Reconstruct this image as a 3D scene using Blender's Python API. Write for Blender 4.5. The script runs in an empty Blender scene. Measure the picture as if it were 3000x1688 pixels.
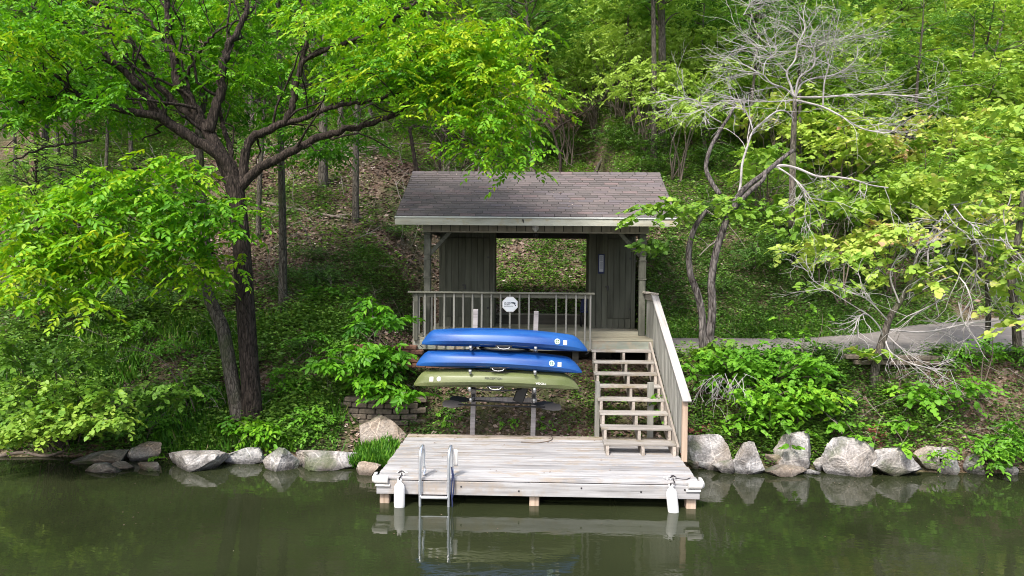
import bpy, bmesh, math, random
import numpy as np
from mathutils import Vector, Matrix, noise as mnoise
random.seed(7)
RNG = np.random.default_rng(11)
S = bpy.context.scene
COL = S.collection
R = math.radians

# ---------------------------------------------------------------- camera
FOC = 2038.0 / 3000.0
CAM = np.array([2.325, -10.505, 3.62])
YAW, PIT, ROLL = 0.028, -0.028, 0.009
_r = np.array([math.cos(YAW), math.sin(YAW), 0.0])
_f = np.array([-math.sin(YAW), math.cos(YAW), 0.0])
_u = np.array([0.0, 0.0, 1.0])
F_ = _f * math.cos(PIT) + _u * math.sin(PIT)
U_ = -_f * math.sin(PIT) + _u * math.cos(PIT)
RX = _r * math.cos(ROLL) + U_ * math.sin(ROLL)
UX = U_ * math.cos(ROLL) - _r * math.sin(ROLL)
cd = bpy.data.cameras.new('camera')
cd.sensor_width = 36.0
cd.lens = 36.0 * FOC
cd.clip_start = 0.1
cd.clip_end = 1500
cam = bpy.data.objects.new('camera', cd)
COL.objects.link(cam)
M = Matrix.Identity(4)
for i in range(3):
    M[i][0] = RX[i]; M[i][1] = UX[i]; M[i][2] = -F_[i]; M[i][3] = CAM[i]
cam.matrix_world = M
S.camera = cam

# ---------------------------------------------------------------- sky, sun, exposure
SUN_EL, SUN_ROT = R(52), R(205)      # rotation measured clockwise from +Y (north): the sun stands behind the camera, to the left
w = bpy.data.worlds.new('World')
S.world = w
w.use_nodes = True
nt = w.node_tree
nt.nodes.clear()
sky = nt.nodes.new('ShaderNodeTexSky')
sky.sky_type = 'NISHITA'
sky.sun_disc = False
sky.sun_elevation = SUN_EL
sky.sun_rotation = SUN_ROT
sky.air_density = 1.0
sky.dust_density = 4.0
sky.ozone_density = 0.6
bg = nt.nodes.new('ShaderNodeBackground')
bg.inputs['Strength'].default_value = 0.15
wo = nt.nodes.new('ShaderNodeOutputWorld')
nt.links.new(sky.outputs[0], bg.inputs[0])
nt.links.new(bg.outputs[0], wo.inputs[0])
sl = bpy.data.lights.new('sun', 'SUN')
sl.energy = 2.2
sl.angle = R(8)
sl.color = (1.0, 0.96, 0.9)
so = bpy.data.objects.new('sun', sl)
COL.objects.link(so)
sd = Vector((math.sin(SUN_ROT) * math.cos(SUN_EL), math.cos(SUN_ROT) * math.cos(SUN_EL), math.sin(SUN_EL)))
so.rotation_euler = sd.to_track_quat('Z', 'Y').to_euler()
so.location = (-10, -20, 30)
S.view_settings.view_transform = 'Standard'
S.view_settings.look = 'None'
S.view_settings.exposure = 1.12
S.view_settings.gamma = 1.0
S.view_settings.use_curve_mapping = False
S.cycles.max_bounces = 8
S.cycles.transparent_max_bounces = 8
S.cycles.use_denoising = True
S.render.filter_size = 1.0
S.cycles.filter_width = 1.0

# ---------------------------------------------------------------- projection helpers (photo pixels of 2576 wide -> place)
K = 3000.0 / 2576.0
def ray(u, v):
    d = F_ * 2038.0 + RX * (u * K - 1500.0) - UX * (v * K - 844.0)
    return d / np.linalg.norm(d)
def at(u, v, y):
    d = ray(u, v)
    return CAM + d * ((y - CAM[1]) / d[1])
def at_z(u, v, z):
    d = ray(u, v)
    return CAM + d * ((z - CAM[2]) / d[2])

# ---------------------------------------------------------------- noise
_perm = RNG.random((256, 256))
def vn(x, y):
    x = np.asarray(x, float); y = np.asarray(y, float)
    xi = np.floor(x).astype(int); yi = np.floor(y).astype(int)
    fx = x - xi; fy = y - yi
    fx = fx * fx * (3 - 2 * fx); fy = fy * fy * (3 - 2 * fy)
    a = _perm[xi & 255, yi & 255]; b = _perm[(xi + 1) & 255, yi & 255]
    c = _perm[xi & 255, (yi + 1) & 255]; d = _perm[(xi + 1) & 255, (yi + 1) & 255]
    return (a * (1 - fx) + b * fx) * (1 - fy) + (c * (1 - fx) + d * fx) * fy
def fbm(x, y, o=3):
    s = 0; a = .5
    for k in range(o):
        s = s + a * (vn(x * 2 ** k + 17 * k, y * 2 ** k + 31 * k) - .5); a *= .5
    return s
def sm(t, a, b):
    t = np.clip((np.asarray(t, float) - a) / (b - a), 0, 1)
    return t * t * (3 - 2 * t)

# ---------------------------------------------------------------- terrain
PX = [4.0, 5.0, 8.5, 10.5, 12.2, 14.0, 18.0, 40.0]
PN = [4.2, 4.2, 4.2, 4.15, 4.1, 4.5, 6.5, 20.0]      # near edge of the path
PF = [5.7, 5.7, 5.8, 6.5, 7.7, 8.6, 10.6, 25.0]      # far edge
PZN = [1.85, 1.85, 1.86, 1.9, 1.95, 2.0, 2.2, 3.2]
PZF = [2.05, 2.05, 2.06, 2.15, 2.25, 2.3, 2.5, 3.5]
def height(x, y):
    x = np.asarray(x, float); y = np.asarray(y, float)
    n = fbm(x * .35, y * .35, 3)
    ys = 2.2 + 0.35 * fbm(x * .5 + 50, x * 0 + 3.3, 2)
    d = y - ys
    under = np.where(d < 0, np.maximum(-0.22 * (-d) - .35 * np.clip(-d, 0, .4), -2.2), 0)
    lip = .32 * sm(d, 0, .55)
    L = under + lip + .56 * np.maximum(d - .45, 0) + n * .5 * sm(d, .5, 3)
    pn = np.interp(x, PX, PN); pf = np.interp(x, PX, PF)
    zn = np.interp(x, PX, PZN); zf = np.interp(x, PX, PZF)
    bank = under + lip + (zn - .32) * sm(y, ys + .4, pn - .08) * .5 + (zn - .32) * .5 * np.clip((y - ys - .4) / (pn - ys - .48), 0, 1)
    bench = zn + (zf - zn) * np.clip((y - pn) / (pf - pn), 0, 1) - .05
    up = zf + .62 * np.maximum(y - pf - .25, 0) + n * .7 * sm(y, pf + .5, pf + 3)
    Rr = np.where(y < pn, bank, np.where(y < pf + .25, bench, up))
    Bk = np.where(y < 4.7, under + lip * .8 + 1.35 * np.clip((y - 2.9) / 1.8, 0, 1) + n * .25 * sm(y, 2.8, 3.3),
                  np.where(y < 8.4, 1.62, 1.62 + .62 * np.maximum(y - 8.4, 0) + n * .5 * sm(y, 8.4, 11)))
    a = sm(x, -2.2, -.3)
    b = sm(x, 4.9, 5.3)
    h = L * (1 - a) + Bk * a
    h = h * (1 - b) + Rr * b
    fine = .05 * fbm(x * 2.1, y * 2.1, 2)
    onpath = (x > 4.9) & (y > pn - .1) & (y < pf + .1)
    return h + np.where(onpath, -.03, fine * sm(d, 0, .3))
def hz(x, y):
    return float(height(np.array([x]), np.array([y]))[0])
def ground(u, v, tmin=9.0):
    d = ray(u, v)
    t = np.arange(tmin, 110, .04)
    p = CAM[None] + d[None] * t[:, None]
    h = height(p[:, 0], p[:, 1])
    k = np.where(p[:, 2] < np.maximum(h, 0))[0]
    if len(k) == 0:
        return p[-1]
    q = p[k[0]].copy()
    q[2] = max(float(h[k[0]]), 0)
    return q

# ---------------------------------------------------------------- materials
def mat(name):
    m = bpy.data.materials.new(name)
    m.use_nodes = True
    t = m.node_tree
    t.nodes.clear()
    o = t.nodes.new('ShaderNodeOutputMaterial')
    p = t.nodes.new('ShaderNodeBsdfPrincipled')
    t.links.new(p.outputs[0], o.inputs[0])
    return m, t, p, o
def nd(t, typ, ins=None, **kw):
    n = t.nodes.new(typ)
    for k, v in kw.items():
        setattr(n, k, v)
    if ins:
        for k, v in ins.items():
            if hasattr(v, 'is_output') or isinstance(v, bpy.types.NodeSocket):
                t.links.new(v, n.inputs[k])
            else:
                n.inputs[k].default_value = v
    return n
def ramp(t, fac, stops, interp='LINEAR'):
    n = t.nodes.new('ShaderNodeValToRGB')
    n.color_ramp.interpolation = interp
    e = n.color_ramp.elements
    while len(e) < len(stops):
        e.new(.5)
    for i, (p, c) in enumerate(stops):
        e[i].position = p
        e[i].color = (c[0], c[1], c[2], 1)
    t.links.new(fac, n.inputs[0])
    return n.outputs[0]
def mix(t, fac, a, b, mode='MIX'):
    n = t.nodes.new('ShaderNodeMix')
    n.data_type = 'RGBA'
    n.blend_type = mode
    for s, v in ((n.inputs[0], fac), (n.inputs[6], a), (n.inputs[7], b)):
        if isinstance(v, bpy.types.NodeSocket):
            t.links.new(v, s)
        elif isinstance(v, tuple):
            s.default_value = (v[0], v[1], v[2], 1)
        else:
            s.default_value = v
    return n.outputs[2]
def objcoord(t, scale, rnd=23.0):
    tc = t.nodes.new('ShaderNodeTexCoord')
    oi = t.nodes.new('ShaderNodeObjectInfo')
    mu = nd(t, 'ShaderNodeMath', {0: oi.outputs['Random'], 1: rnd}, operation='MULTIPLY')
    va = nd(t, 'ShaderNodeVectorMath', {0: tc.outputs['Object'], 1: mu.outputs[0]}, operation='ADD')
    mp = nd(t, 'ShaderNodeMapping', {'Vector': va.outputs[0], 'Scale': scale})
    return mp.outputs[0], oi.outputs['Random'], tc
def bump(t, p, h, strength, dist=.02):
    b = nd(t, 'ShaderNodeBump', {'Height': h, 'Strength': strength, 'Distance': dist})
    t.links.new(b.outputs[0], p.inputs['Normal'])

def wood(name, axis, base, light, dark, stain=None, rough=.85, var=.25, streak=26):
    m, t, p, o = mat(name)
    sc = [streak, streak, streak]; sc[axis] = 1.1
    v, rnd, tc = objcoord(t, sc)
    n1 = nd(t, 'ShaderNodeTexNoise', {'Vector': v, 'Scale': 1.0, 'Detail': 6.0, 'Roughness': .62})
    sc2 = [5.0, 5.0, 5.0]; sc2[axis] = .9
    v2, _, _ = objcoord(t, sc2, 51)
    n2 = nd(t, 'ShaderNodeTexNoise', {'Vector': v2, 'Scale': 1.0, 'Detail': 4.0})
    c = ramp(t, n1.outputs[0], [(.3, dark), (.45, base), (.68, light)])
    c2 = ramp(t, n2.outputs[0], [(.35, tuple(x * .62 for x in base)), (.55, light)])
    c = mix(t, .4, c, c2)
    if stain:
        v3, _, _ = objcoord(t, (1.1, 1.1, 1.1), 9)
        n3 = nd(t, 'ShaderNodeTexNoise', {'Vector': v3, 'Scale': 1.6, 'Detail': 5.0, 'Roughness': .7})
        f = ramp(t, n3.outputs[0], [(.5, (0, 0, 0)), (.66, (1, 1, 1))])
        c = mix(t, f, c, stain)
    h = nd(t, 'ShaderNodeHueSaturation', {'Color': c})
    vv = nd(t, 'ShaderNodeMapRange', {0: rnd, 3: 1 - var, 4: 1 + var})
    t.links.new(vv.outputs[0], h.inputs['Value'])
    t.links.new(h.outputs[0], p.inputs['Base Color'])
    # knots
    p.inputs['Roughness'].default_value = rough
    p.inputs['Specular IOR Level'].default_value = .25
    bump(t, p, n1.outputs[0], .5, .006)
    return m

def simple(name, col, rough=.5, metal=0.0, spec=.5, nscale=0, namt=.15, bumpy=0):
    m, t, p, o = mat(name)
    p.inputs['Roughness'].default_value = rough
    p.inputs['Metallic'].default_value = metal
    p.inputs['Specular IOR Level'].default_value = spec
    if nscale:
        tc = t.nodes.new('ShaderNodeTexCoord')
        n = nd(t, 'ShaderNodeTexNoise', {'Vector': tc.outputs['Object'], 'Scale': nscale, 'Detail': 5.0, 'Roughness': .65})
        c = ramp(t, n.outputs[0], [(.3, tuple(x * (1 - namt) for x in col)), (.7, tuple(min(1, x * (1 + namt)) for x in col))])
        t.links.new(c, p.inputs['Base Color'])
        if bumpy:
            bump(t, p, n.outputs[0], bumpy, .01)
    else:
        p.inputs['Base Color'].default_value = (*col, 1)
    return m

def leafmat(name, stops, trans=.35, rough=.5, rndamt=.25, spec=.3):
    m, t, p, o = mat(name)
    a = nd(t, 'ShaderNodeAttribute', attribute_name='tint')
    oi = t.nodes.new('ShaderNodeObjectInfo')
    r1 = nd(t, 'ShaderNodeMapRange', {0: oi.outputs['Random'], 3: -rndamt / 2, 4: rndamt / 2})
    f = nd(t, 'ShaderNodeMath', {0: a.outputs['Fac'], 1: r1.outputs[0]}, operation='ADD')
    c = ramp(t, f.outputs[0], stops)
    t.links.new(c, p.inputs['Base Color'])
    p.inputs['Roughness'].default_value = rough
    p.inputs['Specular IOR Level'].default_value = spec
    tr = t.nodes.new('ShaderNodeBsdfTranslucent')
    cc = mix(t, 1.0, c, (1.25, 1.25, .7), 'MULTIPLY')
    t.links.new(cc, tr.inputs[0])
    ms = t.nodes.new('ShaderNodeMixShader')
    ms.inputs[0].default_value = trans
    t.links.new(p.outputs[0], ms.inputs[1])
    t.links.new(tr.outputs[0], ms.inputs[2])
    t.links.new(ms.outputs[0], o.inputs[0])
    return m

def barkmat(name, dark, light, moss=None, sc=14):
    m, t, p, o = mat(name)
    tc = t.nodes.new('ShaderNodeTexCoord')
    mp = nd(t, 'ShaderNodeMapping', {'Vector': tc.outputs['Object'], 'Scale': (sc, sc, sc * .22)})
    n = nd(t, 'ShaderNodeTexNoise', {'Vector': mp.outputs[0], 'Scale': 1.6, 'Detail': 7.0, 'Roughness': .7, 'Distortion': .6})
    vo = nd(t, 'ShaderNodeTexVoronoi', {'Vector': mp.outputs[0], 'Scale': 1.6}, feature='DISTANCE_TO_EDGE')
    n2 = nd(t, 'ShaderNodeTexNoise', {'Vector': tc.outputs['Object'], 'Scale': 1.3, 'Detail': 3.0})
    c = ramp(t, n.outputs[0], [(.36, dark), (.62, light)])
    e = ramp(t, vo.outputs[0], [(.0, (.25, .25, .25)), (.16, (1, 1, 1))])
    c = mix(t, .8, c, e, 'MULTIPLY')
    if moss:
        f = ramp(t, n2.outputs[0], [(.5, (0, 0, 0)), (.7, (.7, .7, .7))])
        c = mix(t, f, c, moss)
    t.links.new(c, p.inputs['Base Color'])
    p.inputs['Roughness'].default_value = .9
    p.inputs['Specular IOR Level'].default_value = .2
    hh = nd(t, 'ShaderNodeMath', {0: n.outputs[0], 1: vo.outputs[0]}, operation='ADD')
    bump(t, p, hh.outputs[0], 1.0, .03)
    return m

def rockmat(name, base, light, warm, moss=.25):
    m, t, p, o = mat(name)
    v, rnd, tc = objcoord(t, (1, 1, 1), 31)
    n = nd(t, 'ShaderNodeTexNoise', {'Vector': v, 'Scale': 3.2, 'Detail': 9.0, 'Roughness': .68, 'Distortion': .8})
    n2 = nd(t, 'ShaderNodeTexNoise', {'Vector': v, 'Scale': 1.3, 'Detail': 4.0})
    n4 = nd(t, 'ShaderNodeTexNoise', {'Vector': v, 'Scale': 26.0, 'Detail': 5.0})
    wv = nd(t, 'ShaderNodeTexVoronoi', {'Vector': v, 'Scale': 2.6, 'Randomness': 1.0}, feature='DISTANCE_TO_EDGE')
    c = ramp(t, n.outputs[0], [(.32, tuple(x * .35 for x in base)), (.44, base), (.6, light)])
    f = ramp(t, n2.outputs[0], [(.4, (0, 0, 0)), (.65, (.8, .8, .8))])
    c = mix(t, f, c, warm)
    ed = ramp(t, wv.outputs[0], [(0, (.95, .93, .9)), (.03, (.5, .5, .5)), (.05, (.42, .42, .42)), (.09, (.5, .5, .5))])
    c = mix(t, .6, c, ed, 'OVERLAY')
    sp = ramp(t, n4.outputs[0], [(.35, (.55, .55, .55)), (.6, (1.1, 1.1, 1.1))])
    c = mix(t, .6, c, sp, 'MULTIPLY')
    # wet waterline and moss on the upper faces, from the stone's own place
    geo = t.nodes.new('ShaderNodeNewGeometry')
    sx = nd(t, 'ShaderNodeSeparateXYZ', {0: geo.outputs['Position']})
    wet = nd(t, 'ShaderNodeMapRange', {0: sx.outputs[2], 1: .03, 2: .13, 3: .28, 4: 1.0})
    c = mix(t, 1.0, c, wet.outputs[0], 'MULTIPLY')
    n3 = nd(t, 'ShaderNodeTexNoise', {'Vector': v, 'Scale': 2.2, 'Detail': 6.0})
    mf = ramp(t, n3.outputs[0], [(.55, (0, 0, 0)), (.68, (moss, moss, moss))])
    c = mix(t, mf, c, (.05, .075, .02))
    t.links.new(c, p.inputs['Base Color'])
    p.inputs['Roughness'].default_value = .85
    p.inputs['Specular IOR Level'].default_value = .25
    hh = nd(t, 'ShaderNodeMath', {0: n.outputs[0], 1: n4.outputs[0]}, operation='ADD')
    bump(t, p, hh.outputs[0], .6, .05)
    return m

MT = {}
MT['deck'] = wood('weathered_deck_wood', 0, (.26, .255, .258), (.42, .42, .428), (.08, .075, .072), stain=(.30, .26, .22), var=.14)
MT['deck_back'] = wood('damp_deck_wood', 0, (.26, .22, .18), (.40, .35, .31), (.11, .09, .07), stain=(.15, .13, .06), var=.15)
MT['deck_y'] = wood('weathered_side_wood', 1, (.36, .33, .31), (.52, .49, .47), (.16, .14, .13), var=.15)
MT['pile'] = wood('pier_post_wood', 2, (.36, .27, .20), (.50, .40, .32), (.14, .09, .06), var=.15)
MT['tread'] = wood('stair_wood', 0, (.24, .222, .20), (.38, .36, .335), (.10, .088, .078), stain=(.2, .17, .12), var=.15)
MT['stair_y'] = wood('stair_side_wood', 1, (.27, .235, .20), (.42, .38, .34), (.11, .09, .075), var=.15)
MT['rail_y'] = wood('handrail_wood', 1, (.30, .285, .27), (.46, .44, .43), (.12, .105, .10), var=.1)
MT['newel'] = wood('newel_wood', 2, (.33, .235, .17), (.46, .36, .28), (.15, .10, .07), var=.1)
MT['bal'] = wood('baluster_wood', 2, (.21, .21, .185), (.31, .305, .28), (.10, .10, .09), var=.15)
MT['rackpost'] = wood('rack_post_wood', 2, (.27, .25, .25), (.40, .38, .38), (.13, .12, .13), var=.1)
MT['olive_x'] = wood('olive_rail_paint', 0, (.135, .135, .105), (.21, .21, .17), (.065, .065, .05), var=.12, streak=14)
MT['olive_z'] = wood('olive_board_paint', 2, (.075, .077, .058), (.105, .108, .085), (.045, .046, .035), var=.18, streak=10)
MT['post'] = wood('old_post_paint', 2, (.06, .062, .05), (.12, .123, .10), (.03, .03, .024), stain=(.15, .15, .125), var=.1, streak=14)
MT['frieze'] = wood('frieze_board_paint', 2, (.27, .25, .21), (.33, .31, .26), (.19, .175, .15), var=.14, streak=8)
MT['porchfloor'] = wood('porch_board_wood', 0, (.20, .19, .135), (.33, .31, .24), (.10, .095, .07), stain=(.3, .27, .2), var=.12)
MT['porchrim'] = wood('peeling_green_rim', 0, (.22, .25, .21), (.36, .38, .33), (.13, .13, .11), stain=(.30, .24, .17), var=.1, streak=10)
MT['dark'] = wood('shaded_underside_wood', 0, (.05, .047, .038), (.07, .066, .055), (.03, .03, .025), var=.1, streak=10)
MT['fascia'] = wood('cream_eave_paint', 0, (.38, .38, .32), (.48, .48, .42), (.27, .25, .19), stain=(.36, .29, .17), var=.03, streak=5)
MT['drip'] = simple('white_drip_edge', (.5, .52, .5), .4, nscale=6, namt=.12)
MT['alu'] = simple('aluminium_tube', (.72, .74, .78), .28, .85, nscale=15, namt=.1)
MT['white'] = simple('white_vinyl', (.62, .62, .61), .45, nscale=7, namt=.06)
MT['whiteb'] = simple('white_bumper_vinyl', (.60, .58, .56), .5, nscale=9, namt=.1)
MT['black'] = simple('black_plastic', (.012, .012, .014), .4)
MT['blackc'] = simple('black_cord', (.015, .012, .015), .8)
MT['navy'] = simple('dark_blue_fabric', (.012, .02, .07), .8)
MT['galv'] = simple('galvanised_pipe', (.45, .46, .47), .45, .7, nscale=20, namt=.2)
MT['sign'] = simple('white_sign_face', (.74, .78, .82), .35)
MT['ink'] = simple('dark_blue_print', (.02, .035, .06), .5)
MT['paper'] = simple('notice_paper', (.33, .34, .40), .5)
MT['sticker'] = simple('white_sticker', (.58, .58, .55), .4)
MT['stickerg'] = simple('pale_green_sticker', (.62, .78, .55), .4)
MT['stickerb'] = simple('pale_blue_sticker', (.55, .78, .80), .4)
MT['dkgreen'] = simple('green_print', (.03, .09, .03), .5)
MT['embos'] = simple('embossed_plastic', (.06, .07, .04), .5)
MT['brick'] = simple('red_brick', (.26, .085, .065), .85, nscale=14, namt=.35, bumpy=.4)
MT['block'] = simple('tan_wall_block', (.115, .095, .072), .9, nscale=18, namt=.45, bumpy=.8)
MT['blockr'] = simple('red_wall_block', (.17, .085, .055), .9, nscale=18, namt=.4, bumpy=.8)
MT['concrete'] = simple('path_concrete', (.175, .157, .145), .9, nscale=5, namt=.22, bumpy=.2)
MT['bark'] = barkmat('dark_ridged_bark', (.011, .008, .006), (.075, .058, .048))
MT['barkm'] = barkmat('mottled_redbud_bark', (.025, .020, .018), (.20, .18, .17), sc=9)
MT['bark2'] = barkmat('grey_brown_bark', (.05, .042, .034), (.17, .15, .125), moss=(.06, .08, .03))
MT['barkred'] = barkmat('reddish_bark', (.10, .06, .045), (.26, .18, .14))
MT['twig'] = simple('bleached_dead_twig', (.33, .31, .305), .9, nscale=3, namt=.5)
MT['twigg'] = simple('grey_twig', (.22, .19, .17), .9, nscale=3, namt=.4)
MT['twigd'] = simple('brown_twig', (.12, .095, .075), .9, nscale=3, namt=.3)
MT['log'] = simple('weathered_log', (.16, .13, .11), .9, nscale=9, namt=.4, bumpy=.5)
MT['rock'] = rockmat('grey_limestone', (.21, .205, .205), (.42, .41, .41), (.26, .225, .19), moss=.6)
MT['rock2'] = rockmat('warm_limestone', (.23, .205, .18), (.37, .34, .31), (.26, .19, .135), moss=.8)
MT['soil'] = simple('dead_leaf', (.1, .06, .04), .9)

G1 = (.018, .07, .006); G2 = (.045, .165, .010); G3 = (.105, .30, .012); G4 = (.21, .42, .014); G5 = (.38, .48, .02)
MT['leaf'] = leafmat('elm_leaf', [(0, G1), (.25, G2), (.55, G3), (.8, G4), (1, G5)], rndamt=.1)
MT['leafo'] = leafmat('elm_leaf_single', [(0, G2), (.5, G3), (1, G4)], rndamt=.8)
MT['leafbg'] = leafmat('forest_leaf', [(0, (.028, .08, .014)), (.3, (.07, .185, .028)), (.6, (.155, .31, .05)), (1, (.32, .46, .085))], rndamt=.3)
MT['leafred'] = leafmat('redbud_leaf', [(0, (.05, .12, .015)), (.3, (.13, .27, .03)), (.6, (.27, .42, .055)), (.85, (.44, .53, .11)), (.93, (.52, .45, .17)), (1, (.52, .30, .20))], rndamt=.2)
MT['leafcool'] = leafmat('vine_leaf', [(0, (.025, .09, .01)), (.4, (.085, .24, .018)), (.8, (.19, .42, .03)), (1, (.30, .47, .035))], rndamt=.1)
MT['cover'] = leafmat('ground_cover_leaf', [(0, (.022, .05, .012)), (.35, (.058, .135, .024)), (.7, (.125, .255, .035)), (1, (.24, .38, .05))], trans=.25, rndamt=0)
MT['litter'] = leafmat('leaf_litter', [(0, (.05, .034, .025)), (.4, (.15, .105, .08)), (.75, (.30, .225, .185)), (1, (.50, .43, .39))], trans=.0, rough=.9, rndamt=0, spec=.1)
MT['grass'] = leafmat('grass_blade', [(0, (.025, .09, .01)), (.5, (.09, .26, .02)), (.8, (.19, .36, .03)), (1, (.42, .38, .2))], rndamt=0)
# shingles, kayak plastic, ground, water
def _shingle():
    m, t, p, o = mat('asphalt_shingle')
    v, rnd, tc = objcoord(t, (1, 1, 1), 40)
    g = nd(t, 'ShaderNodeTexNoise', {'Vector': v, 'Scale': 90.0, 'Detail': 3.0})
    st = nd(t, 'ShaderNodeMapping', {'Vector': v, 'Scale': (1.0, 30.0, 30.0)})
    s = nd(t, 'ShaderNodeTexNoise', {'Vector': st.outputs[0], 'Scale': 2.0, 'Detail': 4.0})
    a = nd(t, 'ShaderNodeAttribute', attribute_name='tint')
    ad = nd(t, 'ShaderNodeMath', {0: rnd, 1: a.outputs['Fac']}, operation='ADD')
    fr = nd(t, 'ShaderNodeMath', {0: ad.outputs[0]}, operation='FRACT')
    c = ramp(t, fr.outputs[0], [(0, (.105, .093, .090)), (.35, (.125, .110, .106)), (.7, (.15, .126, .122)), (.85, (.125, .112, .118)), (1, (.175, .132, .126))])
    c2 = ramp(t, s.outputs[0], [(.3, (.72, .72, .72)), (.7, (1.25, 1.25, 1.25))])
    c = mix(t, .8, c, c2, 'MULTIPLY')
    c3 = ramp(t, g.outputs[0], [(.3, (.7, .7, .7)), (.7, (1.25, 1.25, 1.25))])
    c = mix(t, .7, c, c3, 'MULTIPLY')
    t.links.new(c, p.inputs['Base Color'])
    p.inputs['Roughness'].default_value = .9
    p.inputs['Specular IOR Level'].default_value = .2
    bump(t, p, g.outputs[0], .4, .004)
    return m
MT['shingle'] = _shingle()

def _plastic(name, base, pale, worn):
    m, t, p, o = mat(name)
    v, rnd, tc = objcoord(t, (.55, 3, 3), 7)
    n = nd(t, 'ShaderNodeTexNoise', {'Vector': v, 'Scale': 1.6, 'Detail': 4.0})
    v2, _, _ = objcoord(t, (1.4, 60, 60), 3)
    n2 = nd(t, 'ShaderNodeTexNoise', {'Vector': v2, 'Scale': 2.0, 'Detail': 4.0})
    c = ramp(t, n.outputs[0], [(.35, base), (.6, pale)])
    f = ramp(t, n2.outputs[0], [(.58, (0, 0, 0)), (.75, (.55, .55, .55))])
    c = mix(t, f, c, worn)
    t.links.new(c, p.inputs['Base Color'])
    p.inputs['Roughness'].default_value = .42
    p.inputs['Specular IOR Level'].default_value = .45
    bump(t, p, n2.outputs[0], .1, .003)
    return m
MT['blue'] = _plastic('blue_polyethylene', (.002, .045, .22), (.012, .085, .30), (.09, .13, .25))
MT['olive'] = _plastic('olive_polyethylene', (.095, .12, .035), (.14, .16, .07), (.22, .235, .17))

def _groundmat():
    m, t, p, o = mat('forest_floor')
    geo = t.nodes.new('ShaderNodeNewGeometry')
    v = geo.outputs['Position']
    n1 = nd(t, 'ShaderNodeTexNoise', {'Vector': v, 'Scale': .45, 'Detail': 5.0, 'Roughness': .6})
    n2 = nd(t, 'ShaderNodeTexNoise', {'Vector': v, 'Scale': 9.0, 'Detail': 6.0, 'Roughness': .7})
    vo = nd(t, 'ShaderNodeTexVoronoi', {'Vector': v, 'Scale': 16.0, 'Randomness': 1.0})
    lit = ramp(t, vo.outputs['Color'], [(.1, (.07, .042, .03)), (.45, (.17, .115, .085)), (.8, (.30, .235, .19))])
    soil = ramp(t, n2.outputs[0], [(.35, (.03, .019, .012)), (.65, (.12, .075, .05))])
    c = mix(t, .55, soil, lit)
    gr = ramp(t, n2.outputs[0], [(.35, (.02, .035, .01)), (.65, (.055, .10, .02))])
    f = ramp(t, n1.outputs[0], [(.42, (0, 0, 0)), (.6, (.75, .75, .75))])
    c = mix(t, f, c, gr)
    t.links.new(c, p.inputs['Base Color'])
    p.inputs['Roughness'].default_value = .95
    p.inputs['Specular IOR Level'].default_value = .1
    h = nd(t, 'ShaderNodeMath', {0: n2.outputs[0], 1: vo.outputs['Distance']}, operation='ADD')
    bump(t, p, h.outputs[0], .8, .06)
    return m
MT['ground'] = _groundmat()

def _watermat():
    m, t, p, o = mat('lake_water')
    geo = t.nodes.new('ShaderNodeNewGeometry')
    v = geo.outputs['Position']
    n = nd(t, 'ShaderNodeTexNoise', {'Vector': v, 'Scale': .35, 'Detail': 3.0})
    c = ramp(t, n.outputs[0], [(.3, (.014, .018, .0075)), (.7, (.026, .032, .014))])
    t.links.new(c, p.inputs['Base Color'])
    p.inputs['Roughness'].default_value = .03
    p.inputs['IOR'].default_value = 1.33
    p.inputs['Specular IOR Level'].default_value = .5
    mp = nd(t, 'ShaderNodeMapping', {'Vector': v, 'Scale': (1.0, 2.2, 1.0)})
    w1 = nd(t, 'ShaderNodeTexNoise', {'Vector': mp.outputs[0], 'Scale': 2.3, 'Detail': 3.0, 'Roughness': .5})
    w2 = nd(t, 'ShaderNodeTexNoise', {'Vector': mp.outputs[0], 'Scale': 13.0, 'Detail': 2.0})
    h = nd(t, 'ShaderNodeMath', {0: w2.outputs[0], 1: .10}, operation='MULTIPLY')
    h = nd(t, 'ShaderNodeMath', {0: h.outputs[0], 1: w1.outputs[0]}, operation='ADD')
    bump(t, p, h.outputs[0], .055, .05)
    return m
MT['water'] = _watermat()

# ---------------------------------------------------------------- object helpers
WORLD = {}
def tag(o, label=None, cat=None, group=None, kind=None):
    if label: o['label'] = label
    if cat: o['category'] = cat
    if group: o['group'] = group
    if kind: o['kind'] = kind
    return o
def link(name, data, parent, loc):
    o = bpy.data.objects.new(name, data)
    COL.objects.link(o)
    WORLD[o.name] = np.array(loc, float)
    if parent is not None:
        o.parent = parent
        o.location = WORLD[o.name] - WORLD[parent.name]
    else:
        o.location = loc
    return o
def thing(name, loc, label, cat, group=None):
    o = link(name, None, None, loc)
    o.empty_display_size = .2
    return tag(o, label, cat, group)

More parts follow.
